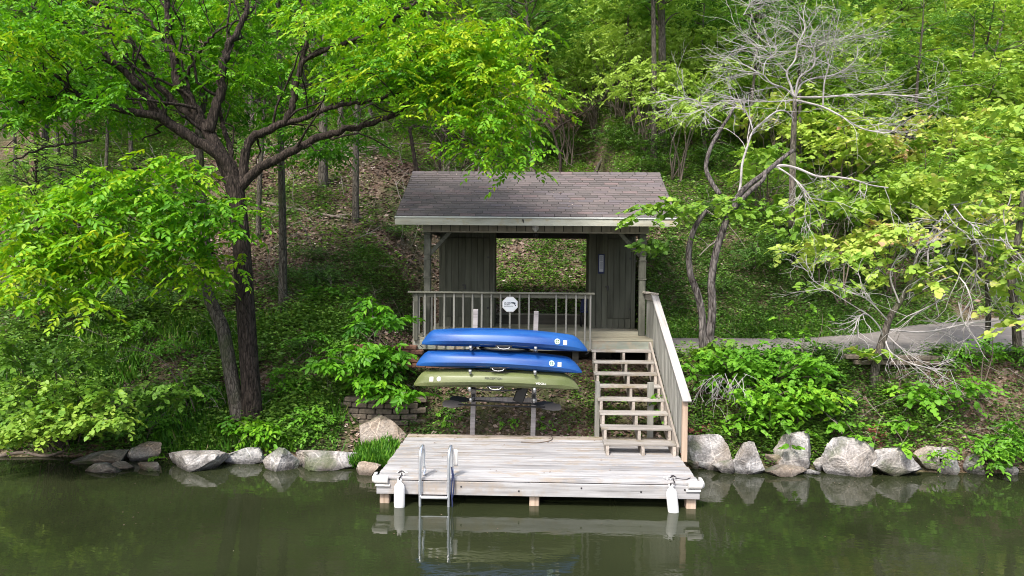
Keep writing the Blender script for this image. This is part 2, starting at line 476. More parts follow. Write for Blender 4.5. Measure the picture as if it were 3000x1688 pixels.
class MB:
    def __init__(s): s.v = []; s.f = []; s.mi = []; s.n = 0
    def add(s, verts, faces, mi=0):
        b = s.n
        verts = np.asarray(verts, float).reshape(-1, 3)
        s.v.append(verts); s.n += len(verts)
        for f in faces:
            s.f.append([i + b for i in f]); s.mi.append(mi)
    def box(s, c, d, rot=None, mi=0, bev=0.0):
        vs, fs = boxgeo(d, bev)
        if rot is not None:
            vs = vs @ np.array(rot).T
        s.add(vs + np.array(c), fs, mi)
    def tube(s, pts, rad, sides=8, cap=True, mi=0, smooth=True):
        pts = np.asarray(pts, float)
        n = len(pts)
        rad = np.full(n, rad) if np.isscalar(rad) else np.asarray(rad, float)
        tg = np.gradient(pts, axis=0)
        tg /= np.linalg.norm(tg, axis=1)[:, None] + 1e-9
        a = np.array([0, 0, 1.0]) if abs(tg[0][2]) < .9 else np.array([1.0, 0, 0])
        n1 = np.cross(tg[0], a); n1 /= np.linalg.norm(n1)
        ang = np.arange(sides) / sides * 2 * np.pi
        vs = []
        for i in range(n):
            n1 = n1 - tg[i] * np.dot(n1, tg[i]); n1 /= np.linalg.norm(n1) + 1e-9
            n2 = np.cross(tg[i], n1)
            vs.append(pts[i] + rad[i] * (np.cos(ang)[:, None] * n1 + np.sin(ang)[:, None] * n2))
        fs = []
        for i in range(n - 1):
            for k in range(sides):
                k2 = (k + 1) % sides
                fs.append([i * sides + k, i * sides + k2, (i + 1) * sides + k2, (i + 1) * sides + k])
        if cap:
            fs.append(list(range(sides))[::-1]); fs.append([(n - 1) * sides + k for k in range(sides)])
        s.add(np.concatenate(vs), fs, mi)
    def build(s, name, mats, parent=None, origin=None, smooth=False):
        v = np.concatenate(s.v)
        if origin is None:
            origin = WORLD[parent.name] if parent is not None else (v.min(0) + v.max(0)) / 2
        origin = np.array(origin, float)
        me = bpy.data.meshes.new(name)
        me.from_pydata((v - origin).tolist(), [], s.f)
        if not isinstance(mats, (list, tuple)): mats = [mats]
        for m in mats: me.materials.append(m)
        if len(mats) > 1: me.polygons.foreach_set('material_index', s.mi)
        if smooth: me.polygons.foreach_set('use_smooth', [True] * len(s.f))
        me.update()
        return link(name, me, parent, origin)

def boxgeo(d, bev=0.0):
    x, y, z = d[0] / 2, d[1] / 2, d[2] / 2
    if bev <= 0:
        vs = np.array([[sx * x, sy * y, sz * z] for sx in (-1, 1) for sy in (-1, 1) for sz in (-1, 1)])
        return vs, [[0, 1, 3, 2], [4, 6, 7, 5], [0, 4, 5, 1], [2, 3, 7, 6], [0, 2, 6, 4], [1, 5, 7, 3]]
    b = min(bev, x * .45, y * .45, z * .45)
    bm = bmesh.new()
    bmesh.ops.create_cube(bm, size=1)
    for v in bm.verts:
        v.co = Vector((v.co.x * d[0], v.co.y * d[1], v.co.z * d[2]))
    bmesh.ops.bevel(bm, geom=list(bm.edges), offset=b, segments=1, affect='EDGES')
    vs = np.array([v.co[:] for v in bm.verts]); fs = [[v.index for v in f.verts] for f in bm.faces]
    bm.free()
    return vs, fs
_boxcache = {}
def box(name, parent, c, d, m, rot=None, bev=.004):
    key = (name, tuple(round(q, 3) for q in d), m.name, bev)
    me = _boxcache.get(key)
    if me is None:
        vs, fs = boxgeo(d, bev)
        me = bpy.data.meshes.new(name)
        me.from_pydata(vs.tolist(), [], fs)
        me.materials.append(m)
        me.update()
        _boxcache[key] = me
    o = link(name, me, parent, c)
    if rot is not None: o.rotation_euler = rot
    return o
def smoothline(pts, n=6):
    p = np.asarray(pts, float)
    if len(p) < 3: 
        t = np.linspace(0, 1, n + 1)[:, None]
        return p[0] * (1 - t) + p[-1] * t
    q = np.vstack([2 * p[0] - p[1], p, 2 * p[-1] - p[-2]])
    out = []
    for i in range(1, len(q) - 2):
        for k in range(n):
            t = k / n
            out.append(.5 * ((2 * q[i]) + (-q[i - 1] + q[i + 1]) * t + (2 * q[i - 1] - 5 * q[i] + 4 * q[i + 1] - q[i + 2]) * t * t + (-q[i - 1] + 3 * q[i] - 3 * q[i + 1] + q[i + 2]) * t ** 3))
    out.append(p[-1])
    return np.array(out)
def tubeobj(name, parent, pts, rad, m, sides=8, smooth=True):
    b = MB(); b.tube(pts, rad, sides)
    return b.build(name, m, parent, smooth=smooth)

# ---------------------------------------------------------------- setting: ground, lake, path
def grid_axis(segs):
    out = []
    for a, b, s in segs:
        out += list(np.arange(a, b, s))
    return np.array(out + [segs[-1][1]])
gx = grid_axis([(-300, -40, 20), (-40, -12, .7), (-12, 16, .14), (16, 60, .7), (60, 300, 20)])
gy = grid_axis([(-12, 1, 1.0), (1, 11, .11), (11, 30, .3), (30, 100, 1.0), (100, 300, 15)])
XX, YY = np.meshgrid(gx, gy, indexing='ij')
ZZ = height(XX, YY)
ZZ = np.where(YY > 85, np.minimum(ZZ, height(XX, YY * 0 + 85) + (YY - 85) * .1), ZZ)
nx, ny = len(gx), len(gy)
V = np.stack([XX, YY, ZZ], -1).reshape(-1, 3)
ii, jj = np.meshgrid(np.arange(nx - 1), np.arange(ny - 1), indexing='ij')
a = (ii * ny + jj).ravel()
Fq = np.stack([a, a + ny, a + ny + 1, a + 1], -1)
def npmesh(name, V, F, m, smooth=False, tint=None):
    me = bpy.data.meshes.new(name)
    nf, k = F.shape
    me.vertices.add(len(V)); me.vertices.foreach_set('co', V.astype(np.float32).ravel())
    me.loops.add(nf * k); me.loops.foreach_set('vertex_index', F.astype(np.int32).ravel())
    me.polygons.add(nf); me.polygons.foreach_set('loop_start', np.arange(0, nf * k, k, dtype=np.int32))
    me.polygons.foreach_set('loop_total', np.full(nf, k, dtype=np.int32))
    if smooth: me.polygons.foreach_set('use_smooth', np.ones(nf, bool))
    me.materials.append(m)
    if tint is not None:
        at_ = me.attributes.new('tint', 'FLOAT', 'FACE')
        at_.data.foreach_set('value', tint.astype(np.float32))
    me.update(calc_edges=True)
    return me
g = link('ground', npmesh('ground', V, Fq, MT['ground'], True), None, (0, 0, 0))
tag(g, kind='structure')
wv = np.array([[-600, -900, 0], [600, -900, 0], [600, 9, 0], [-600, 9, 0]], float)
wo_ = link('lake_water', npmesh('lake_water', wv, np.array([[0, 1, 2, 3]]), MT['water']), None, (0, 0, 0))
tag(wo_, kind='structure')
# far lake bed beyond the camera, so the ground reaches the horizon
lb = link('lake_bed', npmesh('lake_bed', np.array([[-600, -900, -3.2], [600, -900, -3.2], [600, -11.9, -2.3], [-600, -11.9, -2.3]], float), np.array([[0, 1, 2, 3]]), MT['ground']), None, (0, 0, 0))
tag(lb, kind='structure')

# concrete path
b = MB()
xs = np.linspace(5.06, 24, 60)
pn = np.interp(xs, PX, PN); pf = np.interp(xs, PX, PF); zn = np.interp(xs, PX, PZN); zf = np.interp(xs, PX, PZF)
rows = []
for off, dz in ((0, -.14), (0, 0.0), (.5, 0.0), (1, 0.0), (1, -.1)):
    rows.append(np.stack([xs, pn + (pf - pn) * off, zn + (zf - zn) * off + dz + .02 * (vn(xs * .8, xs * 0 + off * 3) - .5)], -1))
rows = np.array(rows)
vs = rows.reshape(-1, 3); n_ = len(xs); fs = []
for r_ in range(4):
    for i in range(n_ - 1):
        fs.append([r_ * n_ + i, r_ * n_ + i + 1, (r_ + 1) * n_ + i + 1, (r_ + 1) * n_ + i])
b.add(vs, fs)
tag(b.build('concrete_path', MT['concrete'], None, (0, 0, 0)), kind='structure')

# ---------------------------------------------------------------- dock
DZ = .41
dock = thing('dock', (2.44, 1.38, 0), 'grey weathered wooden swimming dock standing over the water below the stairs', 'dock')
DD = 2.80
npl = 20
pw = DD / npl
for i in range(npl):
    y = pw * (i + .5)
    m = MT['deck'] if i < npl - 2 else MT['deck_back']
    dx = random.uniform(-.012, .012)
    box('plank', dock, (2.44 + dx, y, DZ - .019 + random.uniform(-.002, .002)), (4.92, pw - .007, .038), m, rot=(random.uniform(-.006, .006), 0, random.uniform(-.0007, .0007)))
box('fascia', dock, (2.44, -.019, DZ - .04 - .105), (4.90, .038, .20), MT['deck'])
for x in (.0, 4.88):
    box('side_beam', dock, (x + (.02 if x < 1 else -.02), 1.42, DZ - .04 - .1), (.04, 2.72, .19), MT['deck_y'])
for x in (1.2, 2.44, 3.7):
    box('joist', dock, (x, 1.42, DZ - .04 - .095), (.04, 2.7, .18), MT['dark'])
for x in (.10, 2.40, 4.78):
    for y in (.10, 2.3):
        box('piling', dock, (x, y, -.42), (.15, .15, 1.56 if y < 1 else 1.5), MT['pile'], bev=.012)
for sgn, x in ((-1, 0.0), (1, 4.88)):
    bb = MB()
    pr = []
    # moulded vinyl corner bumper wrapping the corner: rounded nose outwards
    for k in range(9):
        a_ = -np.pi / 2 + np.pi * k / 8
        pr.append((.055 + .06 * np.cos(a_), .055 * np.sin(a_)))
    pr = [(-.02, .055), (-.02, -.055)] + pr
    path = [(x - sgn * .17, -.045, 0), (x + sgn * .0, -.045, 0), (x + sgn * .04, .0, 0), (x + sgn * .04, .15, 0)]
    nrm = [(0, -1), (sgn * .7, -.7), (sgn * .7, -.7), (sgn, 0)]
    vs = []
    for (px_, py_, _), (nx_, ny_) in zip(path, nrm):
        for (o_, z_) in pr:
            vs.append((px_ + nx_ * o_ * .5, py_ + ny_ * o_ * .5, DZ - .02 + z_))
    m_ = len(pr); fs = []
    for i in range(3):
        for k in range(m_):
            k2 = (k + 1) % m_
            fs.append([i * m_ + k, i * m_ + k2, (i + 1) * m_ + k2, (i + 1) * m_ + k])
    fs.append(list(range(m_))); fs.append([3 * m_ + k for k in range(m_)][::-1])
    bb.add(vs, fs)
    bb.box((x - sgn * .09, -.052, DZ - .105), (.22, .03, .03))
    bb.build('corner_bumper', MT['whiteb'], dock)
# fastener heads on the fascia
for x in (.35, 1.33, 2.2, 3.12, 4.05, 4.66):
    box('bolt', dock, (x + random.uniform(-.05, .05), -.041, DZ - .14 + random.uniform(-.05, .05)), (.022, .008, .022), MT['black'], bev=0)

def lathe(prof, sides=20):
    vs = []; fs = []
    for r_, z_ in prof:
        for k in range(sides):
            a_ = 2 * np.pi * k / sides
            vs.append((r_ * math.cos(a_), r_ * math.sin(a_), z_))
    for i in range(len(prof) - 1):
        for k in range(sides):
            k2 = (k + 1) % sides
            fs.append([i * sides + k, i * sides + k2, (i + 1) * sides + k2, (i + 1) * sides + k])
    return np.array(vs), fs
def cleat(x, label):
    c = thing('cleat', (x, .09, DZ), label, 'cleat', 'white cleats screwed to the dock edge')
    b = MB()
    pts = np.array([[x + s_, .09, DZ + .045 + .012 * math.cos(s_ * 18)] for s_ in np.linspace(-.085, .085, 11)])
    b.tube(pts, np.array([.006] + [.013] * 9 + [.006]), 8)
    b.build('horn', MT['white'], c, smooth=True)
    for s_ in (-.025, .025):
        b = MB(); b.tube([(x + s_, .09, DZ), (x + s_, .09, DZ + .045)], .013, 8)
        b.build('foot', MT['white'], c, smooth=True)
def fender(x, yrot, zb, label, h=.46, extra=False):
    f = thing('dock_fender', (x, -.13, zb), label, 'fender', 'white fenders hanging from the dock edge')
    r_ = .083
    prof = [(.0, 0), (.045, .004), (.072, .02), (r_ * .98, .05), (r_, .1), (r_, h * .72), (r_ * .93, h * .80), (r_ * .72, h * .87), (.035, h * .92), (.03, h * .985), (.022, h), (0, h)]
    v, fs = lathe(prof)
    v[:, 1] *= .62
    b = MB(); b.add(v @ np.array(Matrix.Rotation(yrot, 3, 'Y')).T + np.array([x, -.13, zb]), fs)
    b.build('float', MT['white'], f, smooth=True)
    top = np.array(Matrix.Rotation(yrot, 3, 'Y') @ Vector((0, 0, h - .01))) + np.array([x, -.13, zb])
    for s_ in (-.022, .022):
        b = MB(); b.tube([top + np.array([s_, 0, -.03]), top + np.array([s_ * 1.1, 0, .03])], .011, 6)
        b.build('lug', MT['white'], f, smooth=True)
    xc = x - .01 if not extra else x + .02
    pts = smoothline([top, top + np.array([.0, -.01, .05]), (xc, -.06, DZ + .01), (xc, .05, DZ + .02), (xc, .09, DZ + .06)], 5)
    tubeobj('rope', f, pts, .008, MT['blackc'], 6)
    b = MB()
    for k in range(3):
        b.tube(smoothline([(xc - .05, .07 + k * .012, DZ + .05), (xc, .085, DZ + .065 + k * .006), (xc + .05, .10 - k * .01, DZ + .05)], 4), .008, 6)
    b.build('knot', MT['blackc'], f, smooth=True)
    if extra:
        tubeobj('loose_rope', f, smoothline([(xc + .04, .10, DZ + .03), (xc + .2, .12, DZ + .012), (4.8, .2, DZ + .012)], 6), .006, MT['blackc'], 6)
xl = at_z(1007, 1290, 0.0)[0]; xr = at_z(1692, 1300, 0.0)[0]
fl = at(1006, 1210, -.1)[0]; fr_ = at(1692, 1235, -.1)[0]
cleat(fl, 'white cleat at the left end of the dock edge, holding the left fender')
cleat(fr_ - .02, 'white cleat at the right end of the dock edge, holding the right fender')
fender(fl, 0.0, -.05, 'white fender hanging straight at the left end of the dock, beside the ladder')
fender(fr_ + .02, .12 * -1, -.06, 'white fender hanging slightly tilted at the right end of the dock', extra=True)

# swim ladder
lx0 = at(1057, 1200, -.07)[0]; lx1 = at(1129, 1200, -.07)[0]
lad = thing('swim_ladder', ((lx0 + lx1) / 2, -.06, DZ), 'aluminium swim ladder with two looped handrails on the front edge of the dock', 'ladder')
for x in (lx0, lx1):
    pts = smoothline([(x, -.075, -1.0), (x, -.075, .2), (x, -.075, .64), (x + .0, -.055, .81), (x + .01, .02, .88), (x + .015, .10, .87), (x + .02, .14, .80), (x + .02, .135, .62), (x + .025, .13, .55)], 7)
    tubeobj('handrail', lad, pts, .024, MT['alu'], 10)
    tubeobj('lower_leg', lad, smoothline([(x + .025, .13, .56), (x + .035, .16, .5), (x + .03, .08, .43)], 5), .021, MT['alu'], 10)
    box('mount_plate', lad, (x, -.045, DZ - .12), (.07, .012, .16), MT['alu'], bev=.003)
for z in (.14, -.16, -.46):
    bb = MB(); bb.box(((lx0 + lx1) / 2, -.085, z), (lx1 - lx0 - .03, .075, .035), bev=.01)
    bb.build('rung', MT['alu'], lad)
vt, fs = lathe([(0, -.13), (.03, -.125), (.036, -.09), (.036, .09), (.03, .125), (0, .13)], 14)
bb = MB(); vt[:, 1] *= .5; bb.add(vt + np.array([lx1 + .085, .1, .70]), fs)
bb.build('grip_pad', MT['whiteb'], lad, smooth=True)
tie = link('tie_cord', None, None, (lx1 + .06, -.04, .5))
bpy.data.objects.remove(tie)
b = MB()
b.tube(smoothline([(lx1 + .04, -.05, .60), (lx1 + .055, -.09, .45), (lx1 + .045, -.1, .25), (lx1 + .06, -.09, .05), (lx1 + .05, -.09, -.05)], 6), .011, 6)
b.tube(smoothline([(lx1 + .04, -.05, .60), (lx1 + .08, -.08, .42), (lx1 + .07, -.1, .2), (lx1 + .05, -.1, .12)], 6), .010, 6)
tag(b.build('tie_cord', MT['navy'], None), 'dark blue cord knotted to the right rail of the swim ladder', 'cord')
# loose rope on the boards
p0 = at_z(1311, 1112, DZ + .01); p1 = at_z(1350, 1114, DZ + .01); p2 = at_z(1385, 1108, DZ + .01); p3 = at_z(1388, 1098, DZ + .01); p4 = at_z(1372, 1094, DZ + .01)
b = MB(); b.tube(smoothline([p0, p1, p2, p3, p4], 6), .009, 6)
tag(b.build('loose_rope', MT['twigd'], None), 'thin dark rope lying in a hook on the rear boards of the dock', 'rope')
# ---------------------------------------------------------------- stairs
SX0, SX1 = 3.64, 4.88
st = thing('staircase', (4.26, 1.5, DZ), 'open wooden staircase climbing from the dock to the porch deck', 'staircase')
RISE, RUN = .188, .371
for k in range(8):
    y = 1.55 + RUN * k; z = DZ + RISE * (k + 1)
    box('tread', st, ((SX0 + SX1) / 2 - .01 + random.uniform(-.01, .01), y + .14, z - .02), (SX1 - SX0 + .05, .285, .04), MT['tread'], rot=(random.uniform(-.01, .01), random.uniform(-.004, .004), 0))
def stringer(x, wd=.05):
    y0, z0 = 1.47, DZ
    prof = [(y0, z0), (y0 + .02, z0 + RISE - .045)]
    for k in range(8):
        ya = 1.57 + RUN * k; za = z0 + RISE * (k + 1) - .042
        prof += [(ya, za), (ya + RUN - .03, za)]
        if k < 7: prof += [(ya + RUN - .02, za + RISE - .005)]
    top = prof[-1]
    prof += [(4.50, top[1]), (4.50, top[1] - .26), (1.47 + .36, z0)]
    n = len(prof)
    vs = [(x - wd / 2, a, c) for a, c in prof] + [(x + wd / 2, a, c) for a, c in prof]
    fs = [list(range(n)), [n + k for k in range(n)][::-1]] + [[k, k + n, (k + 1) % n + n, (k + 1) % n] for k in range(n)]
    b = MB(); b.add(vs, fs)
    bm_o = b.build('stringer', MT['stair_y'], st)
for x in (SX0 + .03, (SX0 + SX1) / 2 + .02, SX1 - .06): stringer(x)
# supports under the stair
box('support_post', st, (SX0 - .03, 2.86, .86), (.09, .09, 1.2), MT['bal'])
box('support_post', st, (SX1 - .25, 2.86, .86), (.12, .05, 1.2), MT['bal'])
# newel, hand rail, balusters
NX = 4.93
box('newel_post', st, (NX, 1.24, .90), (.09, .09, 1.03), MT['newel'], bev=.006)
r0 = np.array([NX + .015, 1.13, 1.425]); r1 = np.array([NX + .05, 4.62, 3.10])
def beam(name, parent, p, q, wd, th, m, bev=.005):
    p = np.array(p, float); q = np.array(q, float); d = q - p; L = np.linalg.norm(d); d /= L
    s_ = np.cross(d, [0, 0, 1]); s_ /= np.linalg.norm(s_); u_ = np.cross(s_, d)
    me_v, fs = boxgeo((wd, L, th), bev)
    me = bpy.data.meshes.new(name); me.from_pydata(me_v.tolist(), [], fs); me.materials.append(m)
    o = link(name, me, parent, (p + q) / 2)
    Mx = Matrix(((s_[0], d[0], u_[0]), (s_[1], d[1], u_[1]), (s_[2], d[2], u_[2])))
    o.rotation_euler = Mx.to_euler()
    return o
beam('handrail', st, r0, r1, .15, .04, MT['rail_y'], .01)
beam('sub_rail', st, r0 + np.array([.0, .1, -.10]), r1 + np.array([-.01, -.05, -.12]), .04, .09, MT['stair_y'])
sl0 = np.array([SX1 + .0, 1.47, DZ + .12]); 
beam('outer_stringer', st, (SX1 + .0, 1.5, DZ + .06), (SX1 + .0, 4.5, DZ + 1.56), .04, .24, MT['stair_y'])
nb = 22
for k in range(nb):
    t_ = (k + .8) / nb
    y = 1.24 + (4.5 - 1.24) * t_
    zt = r0[2] + (r1[2] - r0[2]) * (y - r0[1]) / (r1[1] - r0[1]) - .04
    zb = DZ + .05 + (y - 1.5) * .5
    box('baluster', st, (NX + .01 + .03 * t_, y, (zt + zb) / 2), (.036, .085, round(zt - zb, 3)), MT['bal'])

# ---------------------------------------------------------------- pavilion
PZ = 2.10
PXL, PXR = -.087, 4.863
pav = thing('pavilion', (2.4, 7.0, 1.62), 'small open boathouse pavilion with brown shingle roof and dark olive walls', 'pavilion')
fl_ = link('porch_deck', None, pav, (2.4, 6.5, PZ))
yb0, yb1 = 4.52, 8.75
nbd = 30; bw = (yb1 - yb0) / nbd
for k in range(nbd):
    box('deck_board', fl_, (2.385, yb0 + bw * (k + .5), PZ - .016 + random.uniform(-.0015, .0015)), (5.26, bw - .006, .032), MT['porchfloor'])
box('rim_joist', fl_, (2.385, yb0 + .03, PZ - .034 - .11), (5.22, .04, .22), MT['porchrim'])
for x in (-.24, 5.01):
    box('side_joist', fl_, (x, 6.63, PZ - .034 - .1), (.04, 4.1, .2), MT['stair_y'])
for x in (-.15, 1.6, 3.3, 4.9):
    for y in (4.75, 8.5):
        g0 = min(hz(x, y), 1.7) - .1
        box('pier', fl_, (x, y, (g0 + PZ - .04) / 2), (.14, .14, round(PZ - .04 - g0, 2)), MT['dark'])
box('hollow_shade_panel', fl_, (2.0, 5.3, 1.82), (4.3, .03, .5), MT['dark'])  # added dark sheet, stands in for the shade in the hollow below
for x in (PXL, PXR):
    for y in (5.55, 8.62):
        po = box('post', pav, (x, y, PZ + 1.175), (.14, .14, 2.35), MT['post'], bev=.008)
        if y < 6:
            for zz in (PZ + 1.30, PZ + 1.72, PZ + 2.30):
                box('collar', po, (x, y, zz), (.17, .17, .035), MT['post'])
            for zz in (PZ + 1.51, PZ + 2.0):
                box('casing', po, (x, y, zz), (.156, .156, .38), MT['post'])
# beams
ZB = PZ + 2.35
for y in (5.55, 8.62):
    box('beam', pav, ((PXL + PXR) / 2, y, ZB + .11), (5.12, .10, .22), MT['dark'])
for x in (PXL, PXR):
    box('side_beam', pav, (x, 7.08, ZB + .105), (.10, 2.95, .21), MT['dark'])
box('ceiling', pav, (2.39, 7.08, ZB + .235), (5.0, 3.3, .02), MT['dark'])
# frieze boards on the front beam
fz = link('frieze', None, pav, (2.39, 5.48, ZB + .12))
nf = 24; fw = 5.19 / nf
for k in range(nf):
    box('siding_board', fz, (PXL - .11 + fw * (k + .5), 5.484, ZB + .14), (fw - .016, .022, .235), MT['frieze'], bev=.003)
box('frieze_trim', fz, (2.39, 5.472, ZB + .006), (5.20, .04, .034), MT['frieze'])
# back boards between the closets
box('back_rail', pav, (2.6, 8.6, PZ + .27), (2.46, .05, .04), MT['olive_x'])
box('back_board', pav, (2.6, 8.61, PZ + .125), (2.46, .03, .25), MT['dark'])
# braces
for x, sg in ((PXL, 1), (PXR, -1)):
    beam('brace', pav, (x + sg * .05, 5.55, PZ + 1.83), (x + sg * .52, 5.55, ZB - .0), .07, .09, MT['post'])
    beam('brace', pav, (x, 5.6, PZ + 1.83), (x, 6.05, ZB - .0), .07, .09, MT['post'])
# closets
def closet(x0, x1, doors, label):
    c = link('closet', None, pav, ((x0 + x1) / 2, 8.0, PZ))
    c['label'] = label
    yf, yk = 7.44, 8.54
    H = ZB - PZ + .2
    def strip(a, b_, z, h):
        n = max(1, int(round((b_ - a) / .16))); wd = (b_ - a) / n
        for k in range(n):
            box('siding_board', c, (a + wd * (k + .5), yf, z), (round(wd, 3) - .008, .02, h), MT['olive_z'], bev=.003)
    strip(x0 + .02, doors[0][0], PZ + H / 2, H)
    if x1 - .02 - doors[-1][1] > .03: strip(doors[-1][1], x1 - .02, PZ + H / 2, H)
    for a, b_ in doors:
        strip(a, b_, PZ + H - .12, .24)
        strip(a, b_, PZ + .13, .26)
    for a, b_ in doors:
        d = MB()
        nn = max(1, int(round((b_ - a) / .15))); ww = (b_ - a) / nn
        for k in range(nn):
            d.box((a + ww * (k + .5), yf - .018, PZ + .265 + (H - .52) / 2), (ww - .006, .022, H - .52), bev=.003)
        d.box(((a + b_) / 2, yf + .002, PZ + .265 + (H - .52) / 2), (b_ - a, .012, H - .52))
        d.build('door', MT['olive_z'], c)
    for x in (x0 + .012, x1 - .012):
        box('side_panel', c, (x, (yf + yk) / 2 + .015, PZ + H / 2), (.02, yk - yf, H), MT['olive_z'], bev=.003)
        box('corner_trim', c, (x, yf - .014, PZ + H / 2), (.05, .025, H), MT['olive_z'], bev=.003)
    box('back_panel', c, ((x0 + x1) / 2, yk + .005, PZ + H / 2), (x1 - x0 - .05, .02, H), MT['olive_z'], bev=.003)
    hx, hz_ = doors[0][0 if len(doors) == 1 else 1], PZ + 1.08
    b = MB(); b.box((hx - .02, yf - .045, hz_), (.10, .02, .035), bev=.004); b.box((hx + .0, yf - .06, hz_ - .06), (.045, .03, .09), bev=.006)
    b.build('latch', MT['black'], c)
    for zz in (PZ + .5, PZ + 1.8):
        box('hinge', c, (doors[-1][1] - .03, yf - .034, zz), (.06, .01, .05), MT['black'], bev=0)
XA, XB = -.05, 1.36
closet(XA, XB, [(XA + .14, XA + .66), (XA + .66, XB - .12)], 'left closet with double doors of dark olive boards')
XC, XD = 3.81, 4.97
closet(XC, XD, [(at(1528, 760, 7.4)[0], XD - .09)], 'right closet with one narrow dark olive door')

# roof
roof = link('roof', None, pav, (2.4, 7.228, 6.05))
EX0, EX1, EY, EZ, RY, RZ = -.716, 5.52, 4.943, 4.765, 7.228, 6.053
sl_ = math.atan2(RZ - EZ, RY - EY); SLN = math.hypot(RZ - EZ, RY - EY)
cs, sn = math.cos(sl_), math.sin(sl_)
def onroof(s_, off=0):   # s from eave along the slope
    return EY + s_ * cs - off * sn, EZ + s_ * sn + off * cs
XM = (EX0 + EX1) / 2; RW = EX1 - EX0
for side in (0, 1):
    b = MB()
    y0, z0 = onroof(0, -.03); y1, z1 = onroof(SLN, -.03)
    if side: y0 = 2 * RY - y0; 
    yt = RY
    vs = [(EX0, y0, z0), (EX1, y0, z0), (EX1, yt, RZ - .02), (EX0, yt, RZ - .02), (EX0, y0, z0 - .03), (EX1, y0, z0 - .03), (EX1, yt, RZ - .05), (EX0, yt, RZ - .05)]
    b.add(vs, [[0, 1, 2, 3], [7, 6, 5, 4], [0, 4, 5, 1], [1, 5, 6, 2], [3, 7, 4, 0]])
    b.build('roof_sheathing', MT['dark'] if not side else MT['shingle'], roof)
ncrs = 20; ex = SLN / ncrs; tw = RW / 17.7
tabgeo_v, tabgeo_f = boxgeo((tw - .008, ex * 1.35, .007))
def tabmesh(wd):
    v, f = boxgeo((wd, ex * 1.3, .012)); me = bpy.data.meshes.new('shingle'); me.from_pydata(v.tolist(), [], f); me.materials.append(MT['shingle']); return me
_tm = {}
cnt = 0; rest = MB(); rt = []
for c_ in range(ncrs):
    off = [0, .5, .25, .75, .12, .62, .37, .87][c_ % 8] + random.uniform(-.04, .04)
    x = EX0 - (off % 1.0) * tw
    while x < EX1 - .02:
        a_ = max(x + .007, EX0); b_ = min(x + tw - .007, EX1)
        x += tw
        if b_ - a_ < .03: continue
        s_ = ex * (c_ + .5) + ex * .13
        y_, z_ = onroof(s_, .009 + random.uniform(0, .0015))
        tilt = sl_ - .055
        if cnt < 300:
            wd = round(b_ - a_, 2)
            if wd not in _tm: _tm[wd] = tabmesh(wd)
            o = link('shingle', _tm[wd], roof, ((a_ + b_) / 2, y_, z_)); o.rotation_euler = (tilt, 0, 0)
            cnt += 1
        else:
            rest.box(((a_ + b_) / 2, y_, z_), (b_ - a_, ex * 1.3, .016), rot=Matrix.Rotation(tilt, 3, 'X'))
            rt += [random.random()] * 6
o = rest.build('upper_shingles', MT['shingle'], roof)
at_ = o.data.attributes.new('tint', 'FLOAT', 'FACE'); at_.data.foreach_set('value', rt)
o['kind'] = 'stuff'
nr = 20
for k in range(nr):
    wd = RW / nr
    b = MB()
    for sg in (1, -1):
        b.box((EX0 + wd * (k + .5), RY - sg * .075, RZ + .005 - .025), (wd * 1.1, .17, .008), rot=Matrix.Rotation(sg * sl_, 3, 'X'))
    b.build('ridge_cap', MT['shingle'], roof, origin=(EX0 + wd * (k + .5), RY, RZ))
def roofboard(nm, y, z, th, hh, m):
    return box(nm, roof, (XM, y, z), (RW + .03, th, hh), m, bev=.004)
y_, z_ = onroof(0, 0)
roofboard('eave_fascia', y_ + .005, z_ - .115, .03, .155, MT['fascia'])
roofboard('drip_edge', y_ - .018, z_ - .018, .03, .034, MT['drip'])
roofboard('eave_fascia', 2 * RY - y_, z_ - .11, .03, .155, MT['fascia'])
b = MB()
xk = at(1315, 556, y_)[0]
for k, (dx, wd) in enumerate(((-.012, .014), (.006, .012), (.022, .016))):
    b.box((xk + dx, y_ - .013, z_ - .075 - .01 * k), (wd, .012, .05 + .012 * k))
b.build('rotten_hole', MT['black'], roof)
for x in (EX0, EX1):
    sg = -1 if x < 0 else 1
    for sd_ in (0, 1):
        ya = y_ if not sd_ else 2 * RY - y_
        beam('rake_board', roof, (x + sg * .012, ya, z_ - .09), (x + sg * .012, RY, RZ - .09), .03, .13, MT['olive_z'])
box('soffit', roof, (XM, 5.21, ZB + .262), (RW - .06, .46, .012), MT['frieze'], bev=0)
for x in (PXL - .05, PXR + .05):
    b = MB()
    tri = [(5.5, ZB + .2), (8.7, ZB + .2), (RY, RZ - .16)]
    vs = [(x - .01, a, c) for a, c in tri] + [(x + .01, a, c) for a, c in tri]
    b.add(vs, [[0, 1, 2], [5, 4, 3], [0, 3, 4, 1], [1, 4, 5, 2], [2, 5, 3, 0]])
    b.build('gable_panel', MT['olive_z'], pav)

# flood light under the eave
fx, fy, fz_ = at(1347, 573, 5.42)
flood = thing('flood_light', (fx, 5.40, ZB + .13), 'white twin flood light with motion sensor under the middle of the eave', 'light')
box('base_plate', flood, (fx, 5.462, ZB + .15), (.12, .02, .12), MT['white'])
for sg in (-1, 1):
    vt, fs = lathe([(0, 0), (.02, 0), (.03, .03), (.045, .09), (.05, .12), (.045, .122), (.03, .10), (0, .10)], 14)
    b = MB(); rm = Matrix.Rotation(sg * .75, 3, 'Y') @ Matrix.Rotation(R(125), 3, 'X')
    b.add(1.35 * vt @ np.array(rm).T + np.array([fx + sg * .05, 5.41, ZB + .15]), fs)
    b.build('lamp_head', MT['white'], flood, smooth=True)
vt, fs = lathe([(0, -.05), (.03, -.045), (.045, 0), (.045, .04), (0, .05)], 12)
b = MB(); b.add(vt + np.array([fx, 5.405, ZB + .06]), fs)
b.build('sensor', MT['white'], flood, smooth=True)
